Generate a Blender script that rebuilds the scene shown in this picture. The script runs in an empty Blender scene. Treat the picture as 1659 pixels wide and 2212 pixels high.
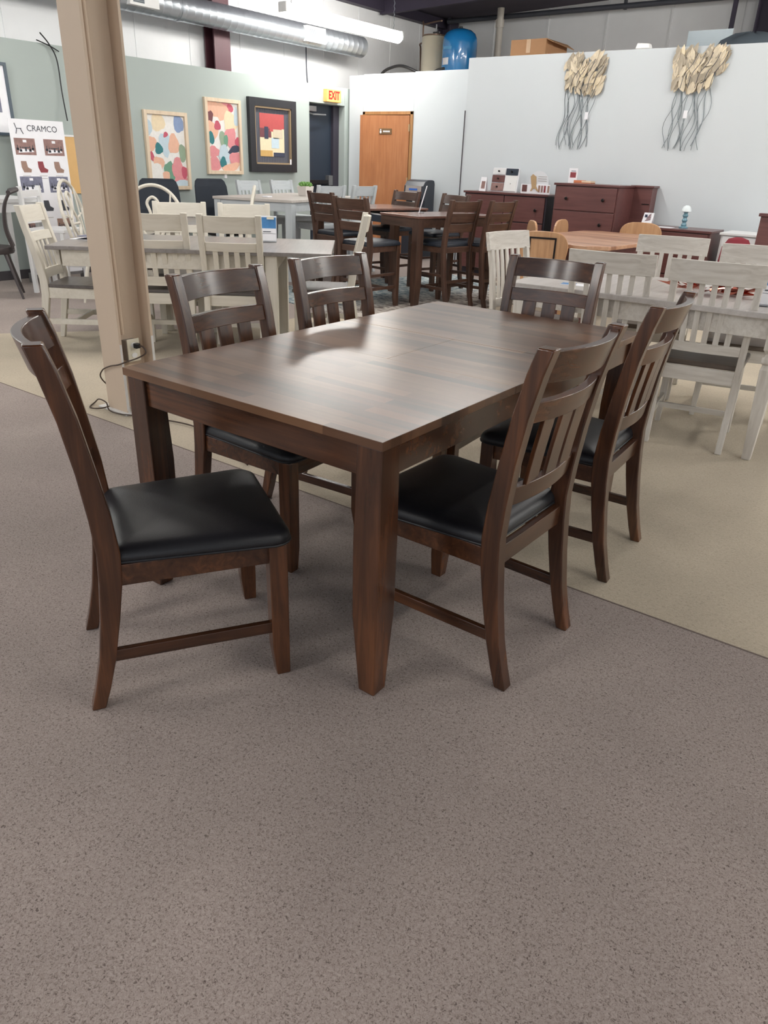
import bpy, bmesh, math, random
from mathutils import Vector, Matrix, Euler
random.seed(7)
scene = bpy.context.scene
COL = scene.collection
PI = math.pi
R = math.radians

# ------------------------------------------------------------------ materials
def srgb(r, g, b):
    def f(c):
        c = c / 255.0
        return c / 12.92 if c <= 0.04045 else ((c + 0.055) / 1.055) ** 2.4
    return (f(r), f(g), f(b), 1.0)

def new_mat(name):
    m = bpy.data.materials.new(name); m.use_nodes = True
    nt = m.node_tree; b = nt.nodes['Principled BSDF']
    return m, nt, b

def plain(name, rgb, rough=0.6, metal=0.0, var=0.05, scale=12.0, bump=0.0, bscale=60.0, coat=0.0, spec=0.5):
    m, nt, b = new_mat(name)
    c = srgb(*rgb)
    tc = nt.nodes.new('ShaderNodeTexCoord')
    n = nt.nodes.new('ShaderNodeTexNoise'); n.inputs['Scale'].default_value = scale; n.inputs['Detail'].default_value = 4
    nt.links.new(tc.outputs['Object'], n.inputs['Vector'])
    mx = nt.nodes.new('ShaderNodeMix'); mx.data_type = 'RGBA'
    mx.inputs['A'].default_value = tuple(x * (1 - var) for x in c[:3]) + (1,)
    mx.inputs['B'].default_value = tuple(min(1, x * (1 + var)) for x in c[:3]) + (1,)
    nt.links.new(n.outputs['Fac'], mx.inputs['Factor'])
    nt.links.new(mx.outputs['Result'], b.inputs['Base Color'])
    b.inputs['Roughness'].default_value = rough
    b.inputs['Metallic'].default_value = metal
    b.inputs['Coat Weight'].default_value = coat
    b.inputs['Specular IOR Level'].default_value = spec
    if bump:
        n2 = nt.nodes.new('ShaderNodeTexNoise'); n2.inputs['Scale'].default_value = bscale; n2.inputs['Detail'].default_value = 5
        nt.links.new(tc.outputs['Object'], n2.inputs['Vector'])
        bp = nt.nodes.new('ShaderNodeBump'); bp.inputs['Strength'].default_value = bump; bp.inputs['Distance'].default_value = 0.01
        nt.links.new(n2.outputs['Fac'], bp.inputs['Height']); nt.links.new(bp.outputs['Normal'], b.inputs['Normal'])
    return m

def wood(name, dark, mid, light, axis='Z', rough=0.35, grain=34.0, stretch=0.06, bump=0.05, coat=0.15, planks=None, contrast=1.0):
    m, nt, b = new_mat(name)
    tc = nt.nodes.new('ShaderNodeTexCoord')
    mp = nt.nodes.new('ShaderNodeMapping')
    s = [1, 1, 1]; s['XYZ'.index(axis)] = stretch
    mp.inputs['Scale'].default_value = s
    nt.links.new(tc.outputs['Object'], mp.inputs['Vector'])
    n = nt.nodes.new('ShaderNodeTexNoise'); n.inputs['Scale'].default_value = grain; n.inputs['Detail'].default_value = 7
    n.inputs['Roughness'].default_value = 0.6; n.inputs['Distortion'].default_value = 0.6
    nt.links.new(mp.outputs['Vector'], n.inputs['Vector'])
    n2 = nt.nodes.new('ShaderNodeTexNoise'); n2.inputs['Scale'].default_value = 7.0; n2.inputs['Detail'].default_value = 4
    mp2 = nt.nodes.new('ShaderNodeMapping'); s2 = [1, 1, 1]; s2['XYZ'.index(axis)] = 0.35; mp2.inputs['Scale'].default_value = s2
    nt.links.new(tc.outputs['Object'], mp2.inputs['Vector']); nt.links.new(mp2.outputs['Vector'], n2.inputs['Vector'])
    add = nt.nodes.new('ShaderNodeMath'); add.operation = 'MULTIPLY_ADD'; add.inputs[1].default_value = 0.55
    mul = nt.nodes.new('ShaderNodeMath'); mul.operation = 'MULTIPLY'; mul.inputs[1].default_value = 0.45
    nt.links.new(n2.outputs['Fac'], mul.inputs[0])
    nt.links.new(n.outputs['Fac'], add.inputs[0]); nt.links.new(mul.outputs[0], add.inputs[2])
    fac = add.outputs[0]
    if planks:
        br = nt.nodes.new('ShaderNodeTexBrick')
        mp3 = nt.nodes.new('ShaderNodeMapping')
        if axis == 'Y': mp3.inputs['Rotation'].default_value = (0, 0, PI / 2)
        nt.links.new(tc.outputs['Object'], mp3.inputs['Vector']); nt.links.new(mp3.outputs['Vector'], br.inputs['Vector'])
        br.inputs['Color1'].default_value = (0, 0, 0, 1); br.inputs['Color2'].default_value = (1, 1, 1, 1)
        br.inputs['Mortar Size'].default_value = 0.0; br.inputs['Scale'].default_value = 1.0
        br.inputs['Brick Width'].default_value = planks[1]; br.inputs['Row Height'].default_value = planks[0]
        br.offset = 0.37
        sub = nt.nodes.new('ShaderNodeMath'); sub.operation = 'MULTIPLY_ADD'; sub.inputs[1].default_value = planks[2]
        bw = nt.nodes.new('ShaderNodeRGBToBW'); nt.links.new(br.outputs['Color'], bw.inputs['Color'])
        nt.links.new(bw.outputs['Val'], sub.inputs[0])
        s3 = nt.nodes.new('ShaderNodeMath'); s3.operation = 'SUBTRACT'; s3.inputs[1].default_value = planks[2] / 2
        nt.links.new(fac, s3.inputs[0]); nt.links.new(s3.outputs[0], sub.inputs[2]); fac = sub.outputs[0]
    cr = nt.nodes.new('ShaderNodeValToRGB'); e = cr.color_ramp.elements
    e[0].position = 0.5 - 0.2 / contrast; e[0].color = srgb(*dark)
    e[1].position = 0.5 + 0.22 / contrast; e[1].color = srgb(*light)
    k = cr.color_ramp.elements.new(0.5); k.color = srgb(*mid)
    nt.links.new(fac, cr.inputs['Fac']); nt.links.new(cr.outputs['Color'], b.inputs['Base Color'])
    b.inputs['Roughness'].default_value = rough; b.inputs['Coat Weight'].default_value = coat; b.inputs['Coat Roughness'].default_value = rough * 0.8
    if bump:
        bp = nt.nodes.new('ShaderNodeBump'); bp.inputs['Strength'].default_value = bump; bp.inputs['Distance'].default_value = 0.004
        nt.links.new(n.outputs['Fac'], bp.inputs['Height']); nt.links.new(bp.outputs['Normal'], b.inputs['Normal'])
    return m

def carpet_mat(name, base, dark, light, scale, amount=0.5, rough=0.95):
    m, nt, b = new_mat(name)
    tc = nt.nodes.new('ShaderNodeTexCoord')
    n = nt.nodes.new('ShaderNodeTexNoise'); n.inputs['Scale'].default_value = scale; n.inputs['Detail'].default_value = 3; n.inputs['Roughness'].default_value = 0.65
    n.inputs['Distortion'].default_value = 1.2
    nt.links.new(tc.outputs['Object'], n.inputs['Vector'])
    cr = nt.nodes.new('ShaderNodeValToRGB'); e = cr.color_ramp.elements
    e[0].position = 0.5 - 0.17 * amount - 0.03; e[0].color = srgb(*dark)
    e[1].position = 0.66; e[1].color = srgb(*light)
    k = e.new(0.45); k.color = srgb(*base)
    nt.links.new(n.outputs['Fac'], cr.inputs['Fac'])
    big = nt.nodes.new('ShaderNodeTexNoise'); big.inputs['Scale'].default_value = 1.4; big.inputs['Detail'].default_value = 5
    nt.links.new(tc.outputs['Object'], big.inputs['Vector'])
    mr = nt.nodes.new('ShaderNodeMapRange'); mr.inputs['To Min'].default_value = 0.86; mr.inputs['To Max'].default_value = 1.1
    mr.inputs['From Min'].default_value = 0.3; mr.inputs['From Max'].default_value = 0.7
    nt.links.new(big.outputs['Fac'], mr.inputs['Value'])
    mx = nt.nodes.new('ShaderNodeMix'); mx.data_type = 'RGBA'; mx.blend_type = 'MULTIPLY'; mx.inputs['Factor'].default_value = 1
    nt.links.new(cr.outputs['Color'], mx.inputs['A']); nt.links.new(mr.outputs['Result'], mx.inputs['B'])
    nt.links.new(mx.outputs['Result'], b.inputs['Base Color'])
    b.inputs['Roughness'].default_value = rough; b.inputs['Specular IOR Level'].default_value = 0.15
    b.inputs['Sheen Weight'].default_value = 0.15
    bp = nt.nodes.new('ShaderNodeBump'); bp.inputs['Strength'].default_value = 0.45; bp.inputs['Distance'].default_value = 0.006
    nt.links.new(n.outputs['Fac'], bp.inputs['Height']); nt.links.new(bp.outputs['Normal'], b.inputs['Normal'])
    return m

def emis(name, rgb, strength):
    m, nt, b = new_mat(name)
    b.inputs['Base Color'].default_value = srgb(*rgb)
    b.inputs['Emission Color'].default_value = srgb(*rgb); b.inputs['Emission Strength'].default_value = strength
    return m

WD = ((38, 22, 14), (76, 46, 29), (122, 76, 46))
M = {}
for ax in 'XYZ':
    M['walnut' + ax] = wood('walnut_' + ax, *WD, axis=ax, rough=0.24, coat=0.4, bump=0)
M['top'] = wood('walnut_tabletop', (66, 43, 29), (96, 66, 46), (124, 90, 64), axis='X', rough=0.31, planks=(0.045, 0.5, 0.42), grain=20, coat=0.25, bump=0, contrast=0.8)
for ax in 'XZ':
    M['pub' + ax] = wood('pub_walnut_' + ax, (52, 36, 30), (80, 57, 47), (104, 76, 62), axis=ax, rough=0.33)
M['pubtop'] = wood('pub_top', (92, 64, 56), (114, 82, 72), (132, 98, 86), axis='X', rough=0.25)
M['leather'] = plain('black_leather', (24, 24, 28), rough=0.42, var=0.12, scale=40, bump=0.08, bscale=260, spec=0.5)
M['leather2'] = plain('blue_black_leather', (30, 36, 46), rough=0.38, var=0.1, scale=40, bump=0.15, bscale=200)
for ax in 'XZ':
    M['cream' + ax] = wood('cream_paint_' + ax, (198, 191, 177), (213, 207, 194), (222, 217, 206), axis=ax, rough=0.5, bump=0.03, coat=0)
M['greytop'] = wood('grey_stained_top', (112, 106, 102), (134, 128, 124), (150, 145, 141), axis='X', rough=0.3, coat=0.2)
M['greyseat'] = wood('dark_grey_seat', (70, 64, 62), (92, 86, 83), (108, 101, 98), axis='X', rough=0.35)
for ax in 'XZ':
    M['wash' + ax] = wood('whitewash_' + ax, (188, 180, 169), (214, 208, 199), (232, 228, 221), axis=ax, rough=0.55, bump=0.06, coat=0, stretch=0.08, grain=50)
M['washtop'] = wood('washed_tabletop', (168, 160, 154), (186, 180, 175), (202, 196, 191), axis='X', rough=0.4, planks=(0.14, 1.2, 0.15))
M['washseat'] = wood('washed_seat', (70, 60, 52), (92, 80, 70), (110, 98, 86), axis='X', rough=0.4)
for ax in 'XZ':
    M['paleg' + ax] = wood('pale_grey_paint_' + ax, (178, 184, 188), (192, 198, 201), (204, 209, 212), axis=ax, rough=0.5, coat=0)
M['palegtop'] = wood('pale_grey_top', (176, 168, 160), (196, 189, 182), (208, 202, 196), axis='X', rough=0.4, coat=0)
for ax in 'XYZ':
    M['nat' + ax] = wood('natural_oak_' + ax, (158, 116, 80), (190, 146, 106), (208, 168, 128), axis=ax, rough=0.4)
M['nattop'] = wood('natural_tabletop', (150, 108, 84), (178, 134, 106), (198, 158, 130), axis='X', rough=0.3, planks=(0.1, 0.9, 0.35))
M['mahog'] = wood('mahogany_front', (86, 50, 48), (104, 64, 61), (120, 77, 72), axis='X', rough=0.4, contrast=0.8)
M['mahogT'] = wood('mahogany_top', (80, 46, 46), (96, 58, 56), (112, 70, 66), axis='X', rough=0.3)
M['darkside'] = plain('dark_dresser_side', (44, 38, 48), rough=0.5)
M['knob'] = plain('dark_bronze_knob', (34, 28, 28), rough=0.3, metal=0.6)
M['green'] = plain('sage_green_wall', (172, 182, 178), rough=0.85, var=0.02, scale=2.0, bump=0.05, bscale=120)
M['white'] = plain('cool_white_wall', (214, 220, 223), rough=0.85, var=0.015, scale=2.0, bump=0.05, bscale=120)
M['greybase'] = plain('dark_baseboard', (78, 74, 78), rough=0.6)
M['beige'] = plain('beige_paint', (202, 182, 160), rough=0.55, var=0.04, scale=3, bump=0.08, bscale=30)
M['beigeworn'] = plain('scuffed_bare_paint', (214, 212, 208), rough=0.7, var=0.1, scale=18)
M['white_pl'] = plain('white_plastic', (236, 236, 234), rough=0.4)
M['ivory'] = plain('ivory_plastic', (226, 220, 200), rough=0.35)
M['black'] = plain('black_plastic', (22, 22, 25), rough=0.45)
M['blackmesh'] = plain('black_mesh_fabric', (30, 38, 50), rough=0.7, var=0.35, scale=9)
M['steel'] = plain('galvanised_steel', (186, 192, 198), rough=0.36, metal=0.8, var=0.08, scale=14)
M['steelbox'] = plain('steel_box', (150, 150, 152), rough=0.35, metal=0.8)
M['maroon'] = plain('maroon_steel', (84, 48, 56), rough=0.5)
M['purple'] = plain('dark_purple_steel', (56, 50, 66), rough=0.6)
M['ceil'] = plain('dark_roof_deck', (74, 68, 80), rough=0.8, var=0.2, scale=3)
M['film'] = plain('white_insulation_film', (232, 233, 234), rough=0.55, var=0.05, scale=3, bump=0.5, bscale=6)
M['door'] = wood('birch_door', (166, 104, 66), (184, 122, 80), (198, 138, 96), axis='Z', rough=0.4, stretch=0.05)
M['doorframe'] = wood('oak_door_frame', (150, 104, 62), (176, 130, 84), (192, 148, 100), axis='Z', rough=0.45)
M['exitdoor'] = plain('navy_steel_door', (40, 50, 64), rough=0.5)
M['jamb'] = plain('dark_jamb', (58, 54, 66), rough=0.5)
M['gold'] = plain('brushed_gold', (188, 164, 130), rough=0.35, metal=0.4)
M['palewood'] = wood('pale_frame', (206, 184, 156), (222, 202, 176), (232, 214, 190), axis='Z', rough=0.5)
M['blackframe'] = plain('black_frame', (46, 46, 50), rough=0.35)
M['amber'] = emis('exit_amber', (238, 178, 104), 0.25)
M['redtext'] = emis('exit_red', (214, 26, 22), 0.35)
M['tube'] = emis('fluorescent_diffuser', (255, 252, 246), 32.0)
M['blue'] = plain('blue_enamel', (24, 120, 184), rough=0.22, coat=0.5)
M['creamtank'] = plain('cream_enamel', (206, 198, 176), rough=0.3, coat=0.4)
M['copper'] = plain('copper_pipe', (120, 98, 84), rough=0.35, metal=0.7)
M['pvc'] = plain('off_white_pvc', (206, 200, 190), rough=0.4)
M['card'] = plain('cardboard', (190, 146, 108), rough=0.85)
M['cardred'] = plain('cardboard_print', (176, 112, 86), rough=0.85)
M['paper'] = plain('white_card', (244, 244, 248), rough=0.6)
M['print'] = plain('brown_print', (150, 118, 112), rough=0.6, var=0.45, scale=26)
M['printb'] = plain('blue_grey_print', (120, 122, 142), rough=0.6, var=0.5, scale=26)
M['printc'] = plain('blue_print', (70, 130, 186), rough=0.5, var=0.25, scale=30)
M['ink'] = plain('grey_ink', (70, 72, 80), rough=0.6)
M['chairprint'] = plain('chair_print', (158, 128, 114), rough=0.6, var=0.15, scale=40)
M['redprint'] = plain('maroon_print', (146, 66, 72), rough=0.6, var=0.2, scale=30)
M['orange'] = plain('ochre_panel', (226, 184, 124), rough=0.7)
M['leaf'] = plain('champagne_gold_leaf', (222, 208, 182), rough=0.5, metal=0.1, var=0.22, scale=22)
M['leafd'] = plain('aged_leaf', (178, 166, 146), rough=0.5, metal=0.1, var=0.22, scale=22)
M['leafl'] = plain('light_leaf', (236, 220, 188), rough=0.5, metal=0.1, var=0.1)
M['wire'] = plain('grey_wire', (128, 136, 140), rough=0.4, metal=0.5)
M['succ'] = plain('succulent_green', (112, 156, 82), rough=0.5, var=0.25, scale=40)
M['pot'] = plain('pale_pot', (214, 208, 202), rough=0.6)
M['foil'] = plain('copper_foil', (196, 110, 88), rough=0.18, metal=0.9, var=0.2, scale=30)
M['teal'] = plain('teal_ceramic', (112, 150, 164), rough=0.4, var=0.4, scale=40)
M['shade'] = plain('white_glass_shade', (232, 240, 242), rough=0.35)
M['tan'] = plain('tan_upholstery', (156, 122, 104), rough=0.7)
M['redcloth'] = plain('red_fabric', (130, 40, 52), rough=0.8)
M['darkmetal'] = plain('dark_chair_metal', (78, 72, 72), rough=0.4, metal=0.5)
M['whitepaint'] = plain('white_paint', (228, 228, 228), rough=0.4)
M['led'] = emis('blue_led', (40, 80, 150), 0.5)
M['silver'] = plain('silver_panel', (178, 170, 166), rough=0.35, metal=0.5)
M['carpet'] = carpet_mat('brown_carpet', (152, 138, 131), (96, 84, 79), (172, 159, 152), 185, 0.85)
M['beigefloor'] = carpet_mat('beige_flat_carpet', (184, 171, 150), (172, 159, 139), (194, 182, 161), 120, 0.6)
g, nt, b = new_mat('clear_acrylic'); b.inputs['Transmission Weight'].default_value = 0.95; b.inputs['Roughness'].default_value = 0.05; b.inputs['IOR'].default_value = 1.3
b.inputs['Base Color'].default_value = (0.95, 0.97, 1, 1); M['acrylic'] = g
# distressed rug
g, nt, b = new_mat('faded_rug')
tc = nt.nodes.new('ShaderNodeTexCoord')
n1 = nt.nodes.new('ShaderNodeTexNoise'); n1.inputs['Scale'].default_value = 9; n1.inputs['Detail'].default_value = 8; n1.inputs['Roughness'].default_value = 0.75
mpx = nt.nodes.new('ShaderNodeMapping'); mpx.inputs['Scale'].default_value = (1, 1.8, 1)
nt.links.new(tc.outputs['Object'], mpx.inputs['Vector']); nt.links.new(mpx.outputs['Vector'], n1.inputs['Vector'])
cr = nt.nodes.new('ShaderNodeValToRGB'); e = cr.color_ramp.elements
e[0].position = 0.42; e[0].color = srgb(92, 116, 126); e[1].position = 0.56; e[1].color = srgb(186, 192, 190)
nt.links.new(n1.outputs['Fac'], cr.inputs['Fac'])
cr2 = nt.nodes.new('ShaderNodeValToRGB'); e = cr2.color_ramp.elements
e[0].position = 0.42; e[0].color = srgb(120, 108, 102); e[1].position = 0.56; e[1].color = srgb(196, 188, 178)
nt.links.new(n1.outputs['Fac'], cr2.inputs['Fac'])
n2 = nt.nodes.new('ShaderNodeSeparateXYZ'); nt.links.new(tc.outputs['Object'], n2.inputs['Vector'])
mr = nt.nodes.new('ShaderNodeMapRange'); mr.inputs['From Min'].default_value = -0.1; mr.inputs['From Max'].default_value = 0.5
nt.links.new(n2.outputs['X'], mr.inputs['Value'])
mx = nt.nodes.new('ShaderNodeMix'); mx.data_type = 'RGBA'
nt.links.new(mr.outputs['Result'], mx.inputs['Factor']); nt.links.new(cr.outputs['Color'], mx.inputs['A']); nt.links.new(cr2.outputs['Color'], mx.inputs['B'])
nt.links.new(mx.outputs['Result'], b.inputs['Base Color']); b.inputs['Roughness'].default_value = 0.95
M['rug'] = g
def paint(name, rgb): return plain(name, rgb, rough=0.6, var=0.1, scale=30)
ART = {k: paint('art_' + k, c) for k, c in dict(white=(236, 234, 230), peach=(232, 184, 158), cream=(236, 218, 184), pink=(222, 146, 150), rose=(196, 92, 110), teal=(52, 122, 128), blue=(140, 160, 196), pale=(194, 212, 222), sage=(150, 170, 146), green=(112, 156, 132), olive=(132, 136, 96), navy=(60, 66, 86), wine=(118, 70, 76), red=(184, 84, 84), sand=(208, 196, 172), ochre=(206, 168, 104), mat=(92, 94, 104), matd=(76, 78, 88)).items()}

# ------------------------------------------------------------------ mesh builder
class MB:
    def __init__(self): self.v = []; self.f = []; self.mi = []; self.sm = []
    def quad(self, idx, mi=0, sm=False): self.f.append(tuple(idx)); self.mi.append(mi); self.sm.append(sm)
    def hexa(self, P, mi=0):
        o = len(self.v); self.v += [tuple(p) for p in P]
        for q in ((0, 3, 2, 1), (4, 5, 6, 7), (0, 1, 5, 4), (1, 2, 6, 5), (2, 3, 7, 6), (3, 0, 4, 7)):
            self.quad([o + i for i in q], mi)
        return self
    def box(self, x0, x1, y0, y1, z0, z1, mi=0):
        return self.hexa([(x0, y0, z0), (x1, y0, z0), (x1, y1, z0), (x0, y1, z0), (x0, y0, z1), (x1, y0, z1), (x1, y1, z1), (x0, y1, z1)], mi)
    def rings(self, rings, mi=0, sm=False, cap=True, closed=True):
        o = len(self.v); n = len(rings[0])
        for r in rings: self.v += [tuple(p) for p in r]
        for i in range(len(rings) - 1):
            for j in range(n if closed else n - 1):
                a = o + i * n + j; b2 = o + i * n + (j + 1) % n
                self.quad([a, b2, b2 + n, a + n], mi, sm)
        if cap and closed:
            self.quad([o + j for j in range(n)][::-1], mi); self.quad([o + (len(rings) - 1) * n + j for j in range(n)], mi)
        return self
    def prism(self, pts, z0, z1, mi=0, axis='z'):
        def P(a, b2, c):
            return (a, b2, c) if axis == 'z' else ((a, c, b2) if axis == 'y' else (c, a, b2))
        A = [P(a, b2, z0) for a, b2 in pts]; B = [P(a, b2, z1) for a, b2 in pts]
        return self.rings([A, B], mi)
    def tube(self, path, r, n=8, mi=0, sm=True, cap=True):
        path = [Vector(p) for p in path]; rings = []; up = Vector((0, 0, 1))
        prev = None
        for i, p in enumerate(path):
            t = (path[min(i + 1, len(path) - 1)] - path[max(i - 1, 0)]).normalized()
            if prev is None:
                a = t.cross(up)
                if a.length < 0.05: a = t.cross(Vector((1, 0, 0)))
            else:
                a = prev - t * prev.dot(t)
                if a.length < 1e-4: a = t.cross(up)
            a.normalize(); prev = a
            c = t.cross(a)
            rr = r[i] if isinstance(r, (list, tuple)) else r
            rings.append([p + (a * math.cos(2 * PI * k / n) + c * math.sin(2 * PI * k / n)) * rr for k in range(n)])
        return self.rings(rings, mi, sm, cap)
    def lathe(self, prof, cx=0, cy=0, n=20, mi=0, sm=True):
        rings = [[(cx + r * math.cos(2 * PI * k / n), cy + r * math.sin(2 * PI * k / n), z) for k in range(n)] for r, z in prof]
        return self.rings(rings, mi, sm)
    def obj(self, name, mats, parent=None, bevel=0, loc=None):
        me = bpy.data.meshes.new(name); me.from_pydata(self.v, [], self.f)
        if not isinstance(mats, (list, tuple)): mats = [mats]
        for m in mats: me.materials.append(M[m] if isinstance(m, str) else m)
        me.polygons.foreach_set('material_index', self.mi); me.polygons.foreach_set('use_smooth', self.sm)
        bm = bmesh.new(); bm.from_mesh(me); bmesh.ops.recalc_face_normals(bm, faces=bm.faces); bm.to_mesh(me); bm.free()
        me.update()
        if any(self.sm): me.set_sharp_from_angle(angle=R(37))
        o = bpy.data.objects.new(name, me); COL.objects.link(o)
        if parent: o.parent = parent
        if loc: o.location = loc
        if bevel:
            md = o.modifiers.new('bevel', 'BEVEL'); md.width = bevel; md.segments = 2; md.limit_method = 'ANGLE'; md.angle_limit = R(40)
            md.harden_normals = False
        return o

def tag(o, label, cat, group=None, kind=None):
    if label: o['label'] = label
    if cat: o['category'] = cat
    if group: o['group'] = group
    if kind: o['kind'] = kind
    return o
def thing(name, label, cat, loc=(0, 0, 0), rz=0, group=None):
    o = bpy.data.objects.new(name, None); COL.objects.link(o); o.empty_display_size = 0.1
    o.location = loc; o.rotation_euler = (0, 0, rz)
    return tag(o, label, cat, group)
def dup(src, loc, rz, label, group=None):
    def rec(o, par):
        c = o.copy(); COL.objects.link(c)
        if par: c.parent = par
        for ch in [x for x in bpy.data.objects if x.parent == o]: rec(ch, c)
        return c
    c = rec(src, None); c.location = loc; c.rotation_euler = (0, 0, rz); c['label'] = label
    if group: c['group'] = group
    return c
def struct(o): o['kind'] = 'structure'; return o
def text_part(name, s, size, mat, parent, loc, rot, depth=0.001, align='CENTER', shear=0, xs=1.0, bold=0.0):
    cu = bpy.data.curves.new(name, 'FONT'); cu.offset = bold; cu.body = s; cu.size = size; cu.extrude = depth; cu.align_x = align; cu.align_y = 'CENTER'
    t = bpy.data.objects.new(name, cu); COL.objects.link(t)
    bpy.context.view_layer.update()
    me = bpy.data.meshes.new_from_object(t.evaluated_get(bpy.context.evaluated_depsgraph_get()))
    bpy.data.objects.remove(t); me.materials.clear(); me.materials.append(M[mat] if isinstance(mat, str) else mat)
    o = bpy.data.objects.new(name, me); COL.objects.link(o)
    o.parent = parent; o.location = loc; o.rotation_euler = rot; o.scale = (xs, 1, 1)
    return o

# ------------------------------------------------------------------ chair maker
def interp(tab, z):
    if z <= tab[0][1]: return tab[0][0]
    for (y0, z0), (y1, z1) in zip(tab, tab[1:]):
        if z <= z1: return y0 + (y1 - y0) * (z - z0) / (z1 - z0)
    return tab[-1][0]

WALNUT = dict(ht=0.985, seat=0.482, wr=0.2, wt=0.205, wf=0.21, d=0.484, px=0.042, bow=0.04,
    curve=[(-0.018, 0), (0.0, 0.06), (0.022, 0.15), (0.042, 0.27), (0.056, 0.38), (0.06, 0.46), (0.052, 0.56), (0.036, 0.68), (0.014, 0.81), (-0.012, 0.92), (-0.032, 0.985)],
    depth=[(0.036, 0), (0.044, 0.2), (0.056, 0.38), (0.056, 0.5), (0.046, 0.7), (0.044, 0.985)],
    rails=[('crest_rail', 0.975, 0.893), ('middle_rail', 0.842, 0.785), ('lower_rail', 0.602, 0.548)],
    slats=(3, 0.064, 0.096, 0.79, 0.6), apron=(0.365, 0.425), cushion=True,
    stretch=[('side', 0.155, 0.035)], mats=('walnutZ', 'walnutX', 'walnutY', 'leather'), fleg=0.051)

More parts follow.
